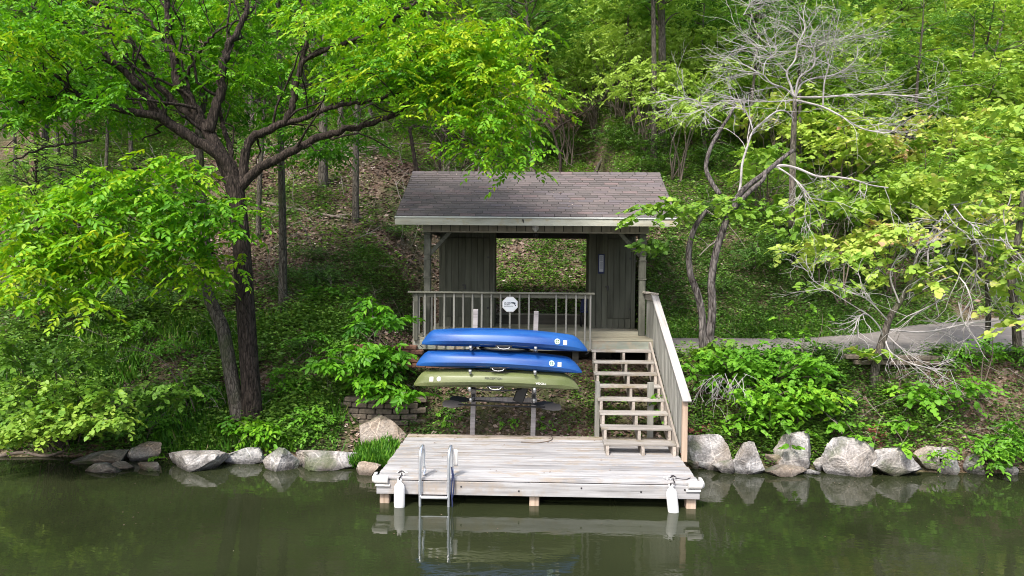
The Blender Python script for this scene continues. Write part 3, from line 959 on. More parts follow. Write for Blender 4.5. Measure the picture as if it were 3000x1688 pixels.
# hanging lamp seen inside
hx_, hy_, hz_2 = at(1348, 610, 7.0)
hl = thing('hanging_lantern', (hx_, 7.0, ZB + .2), 'small dark lantern hanging from the porch ceiling', 'lantern')
tubeobj('cord', hl, [(hx_, 7.0, ZB + .23), (hx_, 7.0, ZB + .08)], .006, MT['black'], 5)
vt, fs = lathe([(0, .1), (.06, .07), (.065, .03), (.04, -.06), (0, -.07)], 10)
b = MB(); b.add(vt + np.array([hx_, 7.0, ZB + .0]), fs); b.build('shade', MT['black'], hl, smooth=True)

# notice on the right closet
nx_, ny_, nz_ = at(1513, 664, 7.38)
no = thing('notice_board', (nx_, 7.40, nz_), 'narrow white notice in a dark blue frame on the right closet wall', 'notice')
box('frame', no, (nx_, 7.415, nz_), (.165, .02, .50), MT['navy'])
box('sheet', no, (nx_, 7.401, nz_ + .01), (.105, .006, .42), MT['paper'], bev=0)
b = MB()
for k in range(7):
    b.box((nx_ + random.uniform(-.005, .005), 7.3965, nz_ + .19 - k * .018), (.08 - .01 * (k % 3), .002, .006))
for dx in (-.025, .0, .026):
    for k in range(9):
        b.box((nx_ + dx, 7.3965, nz_ + .04 - k * .02), (.018, .002, .007))
b.build('printed_lines', MT['ink'], no)

# dark chair with blue cushion half hidden behind the right closet corner
cx_, cy_, cz_ = at(1474, 716, 8.2)
ch = thing('folded_chair', (cx_, 8.0, PZ), 'dark blue folding camp chair standing against the right closet', 'chair')
b = MB(); b.box((cx_ + .02, 8.05, PZ + .62), (.30, .06, .50), rot=Matrix.Rotation(.18, 3, 'Y'), bev=.02); b.build('backrest', MT['navy'], ch)
b = MB(); b.box((cx_, 7.9, PZ + .40), (.34, .3, .05), bev=.02); b.build('seat', MT['navy'], ch)
for sx in (-.14, .14):
    for sy in (7.78, 8.05):
        tubeobj('leg', ch, [(cx_ + sx, sy, PZ), (cx_ + sx * .9, sy + .03, PZ + .9 if sy > 8 else PZ + .4)], .012, MT['black'], 6)

# ---------------------------------------------------------------- porch railing
rl = thing('porch_railing', (1.7, 4.52, PZ), 'weathered olive porch railing above the kayaks with two balusters missing', 'railing')
RX0, RX1 = -.26, 3.60
yr = 4.47
def rfix(u): return at(u / K, 930 / K, yr - .03)[0]
box('top_rail', rl, ((RX0 + RX1) / 2 - .0, yr + .0, PZ + .995), (RX1 - RX0 + .16, .13, .036), MT['olive_x'])
box('sub_rail', rl, ((RX0 + RX1) / 2 + .02, yr + .035, PZ + .93), (RX1 - RX0 + .02, .038, .09), MT['olive_x'])
bxs = [205, 340, 465, 595, 720, 845, 970, 1100, 1225, 1350, 1480, 1605, 1975, 2110, 2240, 2365, 2437]
for z7 in bxs:
    x = rfix(1200 + z7 / 4.6)
    box('baluster', rl, (x, yr - .004, PZ + .38), (.038, .038, 1.19), MT['bal'], rot=(0, random.uniform(-.006, .006), 0))
x = rfix(1200 + 80 / 4.6)
box('end_post', rl, (x, yr + .03, PZ + .46), (.09, .09, 1.03), MT['post'])
for k in range(2):
    box('side_baluster', rl, (x + .12 + k * .12, yr + .35 + .4 * k, PZ + .47), (.038, .038, .94), MT['bal'])
for k in range(5):
    box('side_baluster', rl, (-.25, yr + .2 + .18 * k, PZ + .47), (.038, .038, .94), MT['bal'])
box('side_rail', rl, (-.25, 5.0, PZ + .975), (.09, 1.0, .036), MT['olive_z'])
rr = thing('side_railing', (4.98, 5.05, PZ), 'short railing between the right front post and the top of the stair rail', 'railing')
beam('top_rail', rr, (4.99, 4.5, PZ + 1.0), (4.93, 5.48, PZ + 1.0), .14, .04, MT['stair_y'])
beam('sub_rail', rr, (4.99, 4.55, PZ + .9), (4.95, 5.48, PZ + .9), .04, .12, MT['stair_y'])
for k in range(8):
    y = 4.6 + .115 * k
    box('baluster', rr, (5.0 - .03 * k / 8, y, PZ + .34), (.036, .088, 1.08), MT['bal'])

# octagonal camera sign
sx_, _, sz_ = at(1283, 766, 4.42)
sg_ = thing('security_sign', (sx_, 4.42, sz_), 'white octagonal video surveillance sign on a railing baluster', 'sign')
def ngon(cx, cz, r_, y0, y1, n, rot):
    a_ = [rot + 2 * math.pi * k / n for k in range(n)]
    vs = [(cx + r_ * math.cos(q), y0, cz + r_ * math.sin(q)) for q in a_] + [(cx + r_ * math.cos(q), y1, cz + r_ * math.sin(q)) for q in a_]
    return vs, [list(range(n)), [n + k for k in range(n)][::-1]] + [[k, k + n, (k + 1) % n + n, (k + 1) % n] for k in range(n)]
v, f = ngon(sx_, sz_, .178, 4.425, 4.435, 8, math.pi / 8); b = MB(); b.add(v, f); b.build('border', MT['white'], sg_)
v, f = ngon(sx_, sz_, .160, 4.420, 4.426, 8, math.pi / 8); b = MB(); b.add(v, f); b.build('plate', MT['sign'], sg_)
def text(body, parent, loc, size, m, rot=(R(90), 0, 0), name='lettering', align='LEFT', sx=1.0):
    cu = bpy.data.curves.new(name, 'FONT'); cu.body = body; cu.size = size; cu.extrude = .0008; cu.align_x = align; cu.offset = size * .018
    cu.materials.append(m)
    tmp = bpy.data.objects.new('tmp_text', cu); COL.objects.link(tmp)
    dg = bpy.context.evaluated_depsgraph_get(); me = bpy.data.meshes.new_from_object(tmp.evaluated_get(dg))
    bpy.data.objects.remove(tmp)
    me.name = name
    o = link(name, me, parent, loc); o.rotation_euler = rot; o.scale = (sx, 1, 1)
    return o
text('24 HOUR', sg_, (sx_ - .125, 4.4175, sz_ + .02), .042, MT['ink'])
text('VIDEO', sg_, (sx_ - .125, 4.4175, sz_ - .015), .042, MT['ink'])
text('SURVEILLANCE', sg_, (sx_ - .125, 4.4175, sz_ - .048), .027, MT['ink'])
b = MB()
b.box((sx_ + .085, 4.4165, sz_ + .030), (.065, .004, .032), rot=Matrix.Rotation(.25, 3, 'Y'))
b.box((sx_ + .045, 4.4165, sz_ + .036), (.02, .004, .02)); b.box((sx_ + .10, 4.4165, sz_ + .0), (.012, .004, .035), rot=Matrix.Rotation(-.6, 3, 'Y')); b.box((sx_ + .118, 4.4165, sz_ - .02), (.02, .004, .03))
b.build('camera_symbol', MT['ink'], sg_)

# ---------------------------------------------------------------- kayak rack
rk = thing('kayak_rack', (2.2, 2.88, .3), 'wooden two-post rack with galvanised arms holding the kayaks and paddles', 'rack')
KX0 = at(1188, 1080, 2.88)[0]; KX1 = at(1340, 1080, 2.88)[0]
KT0 = at(1197, 778, 2.88); KT1 = at(1349, 783, 2.88)
posts = []
for xb, tp in ((KX0, KT0), (KX1, KT1)):
    beam('post', rk, (xb, 2.88, .15), (tp[0], 2.88, tp[2]), .092, .092, MT['rackpost'])
    posts.append((xb, tp[0], tp[2]))
box('crossbar', rk, ((KX0 + KX1) / 2 + .03, 2.955, at(1270, 1007, 2.9)[2]), (KX1 - KX0 + .1, .04, .09), MT['rackpost'])
KZ = []
for vv in (874, 934, 978, 1017):
    KZ.append(at(1270, vv, 1.95)[2])
for (xb, xt, zt) in posts:
    for i, z in enumerate(KZ):
        xx = xb + (xt - xb) * (z - .15) / (zt - .15)
        yo = 1.95 if i < 3 else 2.25
        dz = -.03 if i < 3 else .0
        pts = smoothline([(xx, 2.84, z - .06 + dz), (xx, 2.5, z - .04 + dz), (xx, yo + .05, z - .02 + dz), (xx, yo, z + .02 + dz)], 5)
        a_ = tubeobj('arm', rk, pts, .024, MT['galv'], 10)
        b = MB(); b.tube([(xx, yo + .0, z + .0 + dz), (xx - .0, yo - .012, z + .045 + dz)], .028, 12)
        b.build('end_cap', MT['galv'], a_, smooth=True)
        box('bracket', a_, (xx, 2.83, z - .06 + dz), (.06, .012, .16), MT['black'], bev=0)

# ---------------------------------------------------------------- kayaks (stored hull up)
def kayak(loc, tilt, m, label, flip, stickers):
    k = thing('kayak', loc, label, 'kayak', 'kayaks stored upside down on the rack')
    x0, y0, z0 = loc
    L = 3.06; NS = 44
    ss = np.linspace(-1, 1, NS)
    vs = []; prof_n = 0
    rows = []
    for s_ in ss:
        e = abs(s_)
        wd = .345 * max(1e-3, (1 - e ** 2.5)) ** .62 + .012
        gz = .035 * (1 - e ** 2) - .045 * e ** 2 - .012
        kz = gz + .275 - .02 * e ** 2
        # ends: raked bow outline
        if s_ < 0: kz -= .0 if e < .86 else .22 * ((e - .86) / .14) ** 1.6
        else: kz -= .0 if e < .80 else .225 * ((e - .80) / .20) ** 1.8
        hgt = kz - gz
        pr = [(.86, 0.0), (.90, .06), (1.0, .25), (.985, .31), (.915, .58), (.87, .66), (.72, .80), (.60, .86), (.30, .955), (.10, .995), (0.0, 1.0)]
        line = [(-a_, b_) for a_, b_ in pr] + [(a_, b_) for a_, b_ in pr[::-1][1:]]
        bl = sm(e, .6, 1.0)
        rows.append([(s_ * L / 2, wd * a_ * (1 - .3 * bl * b_), gz + hgt * b_) for a_, b_ in line])
    rows = np.array(rows); nr_, nc = rows.shape[:2]
    ca, sa = math.cos(tilt), math.sin(tilt)
    def tf(p):
        p = np.asarray(p, float).reshape(-1, 3)
        return np.stack([p[:, 0] * ca + p[:, 2] * sa, p[:, 1], -p[:, 0] * sa + p[:, 2] * ca], -1) + np.array([x0, y0, z0])
    fs = [[i * nc + j, i * nc + j + 1, (i + 1) * nc + j + 1, (i + 1) * nc + j] for i in range(nr_ - 1) for j in range(nc - 1)]
    b = MB(); b.add(tf(rows.reshape(-1, 3)), fs + [list(range(nc)), [(nr_ - 1) * nc + j for j in range(nc)][::-1]])
    h = b.build('hull', m, k, smooth=True)
    mod = h.modifiers.new('es', 'EDGE_SPLIT'); mod.split_angle = R(24)
    # deck (now underneath), with cockpit opening ringed by a coaming
    vs = []; fs = []
    for s_, row in zip(ss, rows):
        wl = row[0][1]; wr = row[-1][1]; gz = row[0][2]
        drop = .07 * (1 - abs(s_) ** 3)
        for q in np.linspace(0, 1, 7):
            vs.append((s_ * L / 2, wl + (wr - wl) * q, gz - .004 - drop * math.sin(math.pi * q) ** .7))
    for i in range(nr_ - 1):
        for j in range(6):
            inside = abs(ss[i] + .02) < .30 and 1 <= j <= 4
            if not inside: fs.append([i * 7 + j, (i + 1) * 7 + j, (i + 1) * 7 + j + 1, i * 7 + j + 1])
    b = MB(); b.add(tf(vs), fs); b.build('deck', m, k, smooth=True)
    a_ = np.linspace(0, 2 * np.pi, 33)
    b = MB(); b.tube(tf(np.stack([.46 * np.cos(a_), .235 * np.sin(a_), -.075 + 0 * a_], -1)), .016, 6, cap=False)
    b.build('cockpit_rim', MT['black'], k, smooth=True)
    for s2 in (0,):
        hp = smoothline(tf([(-.11, -.335, .0), (-.08, -.355, -.03), (0, -.36, -.042), (.08, -.355, -.03), (.11, -.335, .0)]), 4)
        tubeobj('side_handle', k, hp, .008, MT['galv'], 6)
        b = MB(); b.box(tf([(0, -.325, -.0)])[0], (.30, .03, .035), bev=.01); b.build('handle_recess', MT['black'], k)
    for e_ in (-1, 1):
        p = tf([(e_ * (L / 2 - .02), 0, -.05), (e_ * (L / 2 + .03), 0, -.08), (e_ * (L / 2 - .03), 0, -.12)])
        tubeobj('bow_toggle', k, p, .009, MT['black'], 6)
    # stickers lie on the flat side panel facing the lake
    def panel(s_, frac):
        i = int((s_ + 1) / 2 * (NS - 1)); p0_, p1_ = rows[i][3], rows[i][4]
        i2 = min(i + 2, NS - 1)
        p = p0_ + (p1_ - p0_) * frac
        ex_ = rows[i2][3] - rows[i][3]; ex_ = ex_ / np.linalg.norm(ex_)
        ez_ = p1_ - p0_; ez_ = ez_ / np.linalg.norm(ez_)
        return p, ex_, ez_
    for st_ in stickers:
        kind, s_, frac, sz, mm = st_[:5]
        p, ex_, ez_ = panel(s_, frac)
        nn = np.cross(ex_, ez_); nn /= np.linalg.norm(nn)
        if nn[1] > 0: nn = -nn
        P0 = p + nn * .006
        if kind == 'sq':
            q = [P0 + ex_ * a1 * sz[0] / 2 + ez_ * a2 * sz[1] / 2 for a1, a2 in ((-1, -1), (1, -1), (1, 1), (-1, 1))]
            q += [c - nn * .003 for c in q]
            b = MB(); b.add(tf(q), [[0, 1, 2, 3], [0, 4, 5, 1], [1, 5, 6, 2], [2, 6, 7, 3], [3, 7, 4, 0]]); b.build('sticker', mm, k)
        elif kind == 'round':
            q = [P0 + ex_ * math.cos(t_) * sz[0] / 2 + ez_ * math.sin(t_) * sz[0] / 2 for t_ in np.linspace(0, 2 * np.pi, 17)[:-1]]
            b = MB(); b.add(tf(q), [list(range(16))]); b.build('round_sticker', mm, k)
        elif kind == 'text':
            body, flip_ = st_[5], st_[6]
            P1 = tf([P0 + nn * .002])[0]
            X = (tf([P0 + ex_])[0] - tf([P0])[0]); Z = (tf([P0 + ez_])[0] - tf([P0])[0])
            if flip_: X, Z = -X, -Z
            Y = np.cross(Z, X)
            o = text(body, k, P1 - Z * sz[1] * .35, sz[1], mm, align='CENTER', sx=sz[0])
            N_ = np.cross(X, Z)
            Mx = Matrix(((X[0], Z[0], N_[0]), (X[1], Z[1], N_[1]), (X[2], Z[2], N_[2])))
            o.rotation_euler = Mx.to_euler()
    return k
def kloc(uc, vb, y=2.30):
    p = at(uc, vb, y - .34)
    return (p[0], y, p[2] + .012)
blue_st = lambda num: [('round', .66, .72, (.105, 0), MT['stickerg'] if num == '22' else MT['stickerb']),
                       ('text', .66, .72, (.9, .075), MT['dkgreen'], num, True),
                       ('sq', .745, .60, (.075, .085), MT['sticker'])]
kayak(kloc(1267, 874), .030, MT['blue'], 'blue kayak on the top arms of the rack, its hull just under the porch railing', False, blue_st('22'))
kayak(kloc(1253, 929), .032, MT['blue'], 'blue kayak in the middle of the stack, directly above the olive green kayak', False, blue_st('23'))
kayak(kloc(1246, 976), .008, MT['olive'], 'olive green kayak on the lowest arms, below both blue kayaks', False,
      [('sq', -.74, .60, (.075, .085), MT['sticker']), ('round', -.665, .62, (.085, 0), MT['sticker']),
       ('text', 0.02, .68, (1.1, .05), MT['embos'], 'PERCEPTION', False),
       ('text', .56, -.12, (1.2, .052), MT['sticker'], 'TIOGA', True)])

# paddles on the lowest arms
def paddle(p, q, roll, label):
    p = np.array(p); q = np.array(q); d = q - p; L = np.linalg.norm(d); d /= L
    c = thing('paddle', (p + q) / 2, label, 'paddle', 'black kayak paddles on the lowest rack arms')
    tubeobj('shaft', c, [p + d * .3, q - d * .3], .015, MT['black'], 8)
    up = np.array([0, math.sin(roll), math.cos(roll)])
    for e0, dd in ((p, d), (q, -d)):
        n = np.cross(dd, up); n /= np.linalg.norm(n)
        out = [(0.0, .03), (.03, .07), (.15, .085), (.28, .07), (.38, .03), (.42, .015)]
        top = [e0 + dd * a_ + up * w_ * 1.0 for a_, w_ in out]; bot = [e0 + dd * a_ - up * w_ * .75 for a_, w_ in out]
        ring = top + bot[::-1]; m_ = len(ring)
        vs = [r_ + n * .006 for r_ in ring] + [r_ - n * .006 for r_ in ring]
        b = MB(); b.add(vs, [list(range(m_)), [m_ + i for i in range(m_)][::-1]] + [[i, i + m_, (i + 1) % m_ + m_, (i + 1) % m_] for i in range(m_)])
        b.build('blade', MT['black'], c)
pa = at(1113, 1017, 2.45); pb = at(1412, 1026, 2.45)
paddle(pa, pb, .5, 'black kayak paddle lying in front on the lowest arms of the rack')
pa = at(1132, 1004, 2.60); pb = at(1396, 1020, 2.60)
paddle(pa, pb, .9, 'black kayak paddle lying behind the front paddle on the lowest arms')
sx2, _, sz2 = at(1306, 992, 2.55)
cs_ = thing('paddling_cushion', (sx2, 2.6, sz2), 'black folded seat back hanging under the green kayak beside the right rack post', 'seat')
b = MB(); b.box((sx2 + .03, 2.6, sz2 + .0), (.20, .07, .34), rot=Matrix.Rotation(.35, 3, 'Y'), bev=.03); b.build('cushion', MT['black'], cs_)
tubeobj('strap', cs_, smoothline([(sx2 + .08, 2.6, sz2 + .14), (sx2 + .14, 2.58, sz2 + .2), (sx2 + .2, 2.55, sz2 + .17)], 4), .008, MT['black'], 5)
# ---------------------------------------------------------------- retaining walls
def block_wall(name_label, p, q, rows_, bl, bh, m, z0, face=.0, cat='wall', curve=0.0, miss=()):
    p = np.array(p, float); q = np.array(q, float)
    L = np.linalg.norm((q - p)[:2]); d = (q - p)[:2] / L
    w_ = thing('retaining_wall', ((p[0] + q[0]) / 2, (p[1] + q[1]) / 2, z0), name_label, cat)
    ang = math.atan2(d[1], d[0]); nrm = np.array([-d[1], d[0]])
    for r_ in range(rows_):
        x = -(r_ % 2) * bl / 2
        c_ = 0
        while x < L - .05:
            if (r_, c_) not in miss:
                t_ = x + bl / 2
                off = curve * (1 - ((t_ / L) * 2 - 1) ** 2) * -1 + .035 * r_
                pos = p[:2] + d * t_ + nrm * (off + random.uniform(-.01, .01))
                o = box('block', w_, (pos[0], pos[1], z0 + bh * (r_ + .5) + random.uniform(-.004, .004)), (bl - .012, .2, bh - .01), m, bev=.014)
                o.rotation_euler = (0, random.uniform(-.012, .012), ang - curve * 4 / L * ((t_ / L) * 2 - 1) * -1 * .5 + random.uniform(-.02, .02))
            x += bl; c_ += 1
    return w_
# the curved block wall beside the dock, three to five courses showing
pa = ground(880, 1050); 
wy = 3.35
a0 = at(866, 1040, wy); a1 = at(1030, 1058, wy)
zt = at(950, 1000, wy)[2]
block_wall('curved retaining wall of tan blocks above the pointed boulder left of the dock', (a0[0], wy, 0), (a1[0] + .15, wy, 0), 5, .33, .105, MT['block'], zt - 5 * .105, curve=.12)
a0 = at(903, 870, 4.4); a1 = at(1046, 880, 4.4)
block_wall('short reddish block wall beside the left end of the porch deck', (a0[0], 4.4, 0), (a1[0], 4.4, 0), 2, .28, .10, MT['blockr'], at(950, 882, 4.4)[2] - .07)
a0 = at(1000, 905, 3.9); a1 = at(1085, 905, 3.9)
block_wall('low block wall hidden behind the left end of the kayaks', (a0[0], 3.9, 0), (a1[0] + 1.0, 3.9, 0), 2, .30, .10, MT['blockr'], at(1050, 925, 3.9)[2])
a0 = at(2146, 905, 3.75); a1 = at(2345, 915, 3.75)
block_wall('low retaining wall of tan blocks under the path, behind the leaning tree', (a0[0], 3.75, 0), (a1[0], 3.75, 0), 2, .34, .10, MT['block'], at(2240, 918, 3.75)[2] - .0)

# ---------------------------------------------------------------- stones
def stone(u0, v0, u1, v1, label, m='rock', name='boulder', cat='boulder', group='boulders along the shoreline', onwater=True, y=None, seed=None, depth=.8, sub=4, tilt=0, ncut=12, sink=.25):
    # box given in photo pixels (3000 wide); the stone's foot is found on the water or on the ground
    gw = (u1 - u0) * .045
    u0, u1, v0, v1 = (u0 - gw) / K, (u1 + gw) / K, (v0 + (v1 - v0) * .03) / K, v1 / K
    uc = (u0 + u1) / 2
    if y is not None: yb = y
    else:
        yb = at_z(uc, v1, 0.0)[1] if onwater else ground(uc, v1)[1]
    pl = at(u0, v1, yb); prr = at(u1, v1, yb); pt = at(uc, v0, yb + .12)
    wd = prr[0] - pl[0]; zb = pl[2]; hh = pt[2] - zb
    dp = max(wd * depth * .75, hh * .7)
    rs = np.random.default_rng(int(u0 * 7 + v0) if seed is None else seed)
    bm = bmesh.new(); bmesh.ops.create_icosphere(bm, subdivisions=sub, radius=1)
    vs = np.array([v.co[:] for v in bm.verts]); fs = [[v.index for v in f.verts] for f in bm.faces]; bm.free()
    vs = np.sign(vs) * np.abs(vs) ** .75
    for _ in range(ncut):
        n = rs.normal(size=3); n /= np.linalg.norm(n)
        dd = rs.uniform(.42, .76)
        ex = np.maximum(vs @ n - dd, 0)
        vs = vs - ex[:, None] * n * .99
    r_ = np.linalg.norm(vs, axis=1, keepdims=True)
    for sc_, am in ((1.6, .05), (4.5, .05), (9, .035), (20, .018)):
        o_ = rs.uniform(0, 50, 3)
        nn = np.array([mnoise.noise(Vector(x * sc_ + o_)) for x in vs])
        vs = vs * (1 + am * nn[:, None])
    mn, mx = vs.min(0), vs.max(0)
    vs = (vs - (mn + mx) / 2) / (mx - mn)
    H = hh * (1 + sink)
    ct, s_t = math.cos(tilt), math.sin(tilt)
    vs = vs * np.array([wd, dp, H])
    vs = np.stack([vs[:, 0] * ct + vs[:, 2] * s_t, vs[:, 1], -vs[:, 0] * s_t + vs[:, 2] * ct], -1)
    # narrower towards the top, as the lying blocks are
    zz = (vs[:, 2] + H / 2) / H
    vs[:, 1] = vs[:, 1] + np.clip(zz, 0, 1) * dp * .18
    c = np.array([(pl[0] + prr[0]) / 2, yb + dp * .36, zb + hh / 2 - H * sink / 2 / (1 + sink)])
    me = bpy.data.meshes.new(name); me.from_pydata(vs.tolist(), [], fs); me.materials.append(MT[m])
    me.update()
    o = link(name, me, None, c)
    return tag(o, label, cat, group)
SB = [
 (198, 1326, 348, 1362, 'flat reddish stone lying lowest in the water, leftmost of the left shore stones', 'rock2', True, None, {}),
 (238, 1361, 335, 1388, 'small yellowish pitted stone in the water in front of the flat reddish stone', 'rock2', True, None, {}),
 (372, 1298, 455, 1352, 'mossy grey stone set back behind a leafy sprig on the left shore', 'rock2', True, None, {}),
 (452, 1298, 500, 1340, 'small mossy stone in the weeds behind the left shore stones', 'rock2', False, 2.5, {}),
 (318, 1352, 380, 1378, 'low brown stone awash between the reddish and the mossy stones', 'rock2', True, None, {}),
 (388, 1355, 462, 1380, 'low mossy stone awash below the mossy grey stone', 'rock2', True, None, {}),
 (462, 1325, 637, 1381, 'broad low grey stone with a pale ledge on the left shore', 'rock', True, None, {}),
 (640, 1312, 762, 1362, 'grey stone with a dark wet foot in front of the big tree', 'rock', True, None, {}),
 (642, 1295, 697, 1332, 'small round mossy stone perched behind the wet-footed grey stone', 'rock2', False, 2.55, {}),
 (763, 1306, 862, 1380, 'tall lumpy pale stone between two flat stones on the left shore', 'rock', True, None, {}),
 (835, 1315, 908, 1345, 'brownish flat stone tucked behind the tall lumpy pale stone', 'rock2', False, 2.5, {}),
 (850, 1322, 1038, 1378, 'long flat sloping stone, largest on the left shore', 'rock', True, None, {'tilt': -.08}),
 (1040, 1352, 1108, 1392, 'wedge shaped stone touching the left corner of the dock', 'rock2', True, None, {}),
 (1046, 1222, 1192, 1335, 'big pointed pinkish boulder above the grass left of the dock', 'rock2', False, 2.55, {'tilt': .25, 'ncut': 24, 'depth': .5}),
 (2008, 1270, 2152, 1366, 'big rounded grey boulder right beside the dock', 'rock', True, 2.1, {}),
 (2092, 1347, 2156, 1389, 'small white wedge stone under the big rounded boulder', 'rock', True, None, {}),
 (2154, 1289, 2246, 1391, 'upright tan and grey boulder second from the dock', 'rock', True, None, {}),
 (2283, 1268, 2392, 1356, 'striped grey boulder leaning over a dark gap', 'rock', True, 2.15, {'tilt': -.15}),
 (2388, 1333, 2428, 1380, 'narrow grey stone in the gap beside the striped boulder', 'rock', True, None, {}),
 (2424, 1287, 2578, 1397, 'largest white veined boulder on the right shore', 'rock', True, None, {'ncut': 20}),
 (2562, 1302, 2714, 1398, 'pale boulder sloping down to the right, touching the largest boulder', 'rock', True, None, {'tilt': .22}),
 (2690, 1308, 2762, 1372, 'warm brown rough stone right of the sloping pale boulder', 'rock2', True, 2.2, {}),
 (2722, 1302, 2822, 1345, 'flat pale slab on top of the stones at the right', 'rock', True, 2.3, {'tilt': .1}),
 (2758, 1338, 2814, 1391, 'small pale stone under the flat slab at the right', 'rock', True, None, {}),
 (2838, 1326, 2898, 1392, 'upright pale block standing alone at the right end', 'rock', True, None, {}),
 (2890, 1292, 2968, 1332, 'pale stone behind the bright weeds at the right edge', 'rock', True, 2.45, {}),
 (2950, 1366, 2990, 1393, 'small stone in the water below the bright weeds at the right edge', 'rock', True, None, {}),
 (2250, 1371, 2372, 1397, 'low yellowish ledge stone at the waterline between boulders', 'rock2', True, None, {}),
 (2362, 1374, 2406, 1392, 'small dark slab at the end of the yellowish ledge', 'rock', True, None, {}),
 (2250, 1330, 2300, 1372, 'dark stone behind the yellowish ledge', 'rock2', True, 2.2, {}),
 (2016, 1345, 2056, 1376, 'small pale stone just right of the dock edge', 'rock2', True, None, {}),
 (1992, 1338, 2022, 1366, 'small grey stone against the side of the dock', 'rock', True, None, {}),
 (2478, 1150, 2520, 1178, 'single tan stone lying in the ground cover below the leaning tree', 'rock2', False, None, {}),
 (2656, 1112, 2712, 1142, 'tan stone sunk in the bank right of the leaning tree', 'rock2', False, None, {}),
]
for a0, b0, a1, b1, lab, mm, wat, yy, kw in SB:
    stone(a0, b0, a1, b1, lab, mm, onwater=wat, y=yy, **kw)
# rubble under and beside the dock's right side
def brick(u, v, rot, label):
    p = ground(u / K, v / K)
    o = box('brick', None, (p[0], p[1] - .03, p[2] + .03), (.20, .095, .06), MT['brick'], rot=rot, bev=.004)
    tag(o, label, 'brick', 'loose red bricks on the bank')
brick(2030, 1268, (.3, .25, .2), 'loose red brick lying flat above the big rounded boulder, nearest the stairs')
brick(2058, 1262, (.2, -.35, .6), 'middle one of the three red bricks above the big rounded boulder')
brick(2084, 1250, (.5, -.5, .9), 'upended red brick, uppermost of the three above the rounded boulder')
brick(2002, 1322, (.2, 1.2, .3), 'red brick standing on end beside the foot of the stair newel')
brick(2003, 1344, (.1, 1.0, -.2), 'red brick beside the dock edge below the newel')
brick(2572, 1252, (.3, .1, .1), 'top red brick of the tumbled stack on the right bank')
brick(2556, 1266, (.25, -.2, .3), 'left red brick in the tumbled stack on the right bank')
brick(2578, 1280, (.4, .15, -.2), 'third red brick down in the tumbled stack on the right bank')
brick(2568, 1297, (.3, .5, .5), 'lowest red brick of the tumbled stack, just over the boulders')

# ---------------------------------------------------------------- foliage engine
def norm(a): return a / (np.linalg.norm(a, axis=-1, keepdims=True) + 1e-9)
SHAPE = {
 'rhomb': (np.array([[0, 0, 0], [.45, -.5, .08], [1, 0, -.1], [.45, .5, .08]]), np.array([[0, 1, 2], [0, 2, 3]])),
 'oval': (np.array([[0, 0, 0], [.28, -.42, .07], [.66, -.40, .03], [1, 0, -.16], [.66, .40, .03], [.28, .42, .07]]), np.array([[0, 1, 2, 3], [0, 3, 4, 5]])),
 'heart': (np.array([[0, 0, 0], [-.12, -.30, .03], [.22, -.56, .05], [.62, -.40, .0], [1, 0, -.12], [.62, .40, .0], [.22, .56, .05], [-.12, .30, .03]]), np.array([[0, 1, 2, 3, 4], [0, 4, 5, 6, 7]])),
 'blade': (np.array([[0, -.5, 0], [0, .5, 0], [.55, .4, .06], [.55, -.4, .06], [1, 0, -.12]]), None),
}
def leafverts(pos, d, n, ln, wd, shape):
    tv, tf = SHAPE[shape]
    d = norm(d); s_ = norm(np.cross(n, d)); n = np.cross(d, s_)
    k = len(tv)
    V = pos[:, None, :] + d[:, None, :] * (tv[None, :, 0:1] * ln[:, None, None]) + s_[:, None, :] * (tv[None, :, 1:2] * wd[:, None, None]) + n[:, None, :] * (tv[None, :, 2:3] * ln[:, None, None])
    F = (np.arange(len(pos)) * k)[:, None, None] + tf[None]
    return V.reshape(-1, 3), F.reshape(-1, tf.shape[1])
def sprays(rng, C, nl, slen, llen, tint, tj=.12, droop=.25, wr=.5, flat=.25, azi=None):
    """C: spray roots. Each spray is a twig with alternate leaves in a rather flat plane."""
    n = len(C)
    az = rng.uniform(0, 2 * np.pi, n) if azi is None else azi + rng.normal(0, .5, n)
    ax = np.stack([np.cos(az), np.sin(az), rng.normal(-droop * .5, flat, n)], -1); ax = norm(ax)
    up = np.stack([rng.normal(0, flat, n), rng.normal(0, flat, n), np.ones(n)], -1)
    sd_ = norm(np.cross(up, ax)); up = norm(np.cross(ax, sd_))
    t_ = (np.arange(nl) + .7) / nl
    sg = np.where(np.arange(nl) % 2 == 0, 1, -1)
    L = slen * rng.uniform(.7, 1.3, n)
    pos = C[:, None] + ax[:, None] * (L[:, None, None] * t_[None, :, None]) - np.array([0, 0, 1.0]) * (droop * L[:, None] * t_[None] ** 2)[:, :, None]
    a_ = rng.uniform(.5, 1.1, (n, nl))
    a_[:, -1] = .1
    d = ax[:, None] * np.cos(a_)[..., None] + sd_[:, None] * (np.sin(a_) * sg[None])[..., None] - np.array([0, 0, 1.0]) * rng.uniform(0, droop * 1.6, (n, nl))[..., None]
    nn = up[:, None] + rng.normal(0, .32, (n, nl, 3))
    ln = llen * rng.uniform(.65, 1.25, (n, nl))
    tt = tint[:, None] + rng.normal(0, tj, (n, nl))
    f = lambda q: q.reshape(-1, q.shape[-1])
    return f(pos), f(d), f(nn), ln.ravel(), (ln * wr).ravel(), np.clip(tt.ravel(), 0, 1)
def cat_(parts):
    return [np.concatenate([p[i] for p in parts]) for i in range(6)]
_leafproto = {}
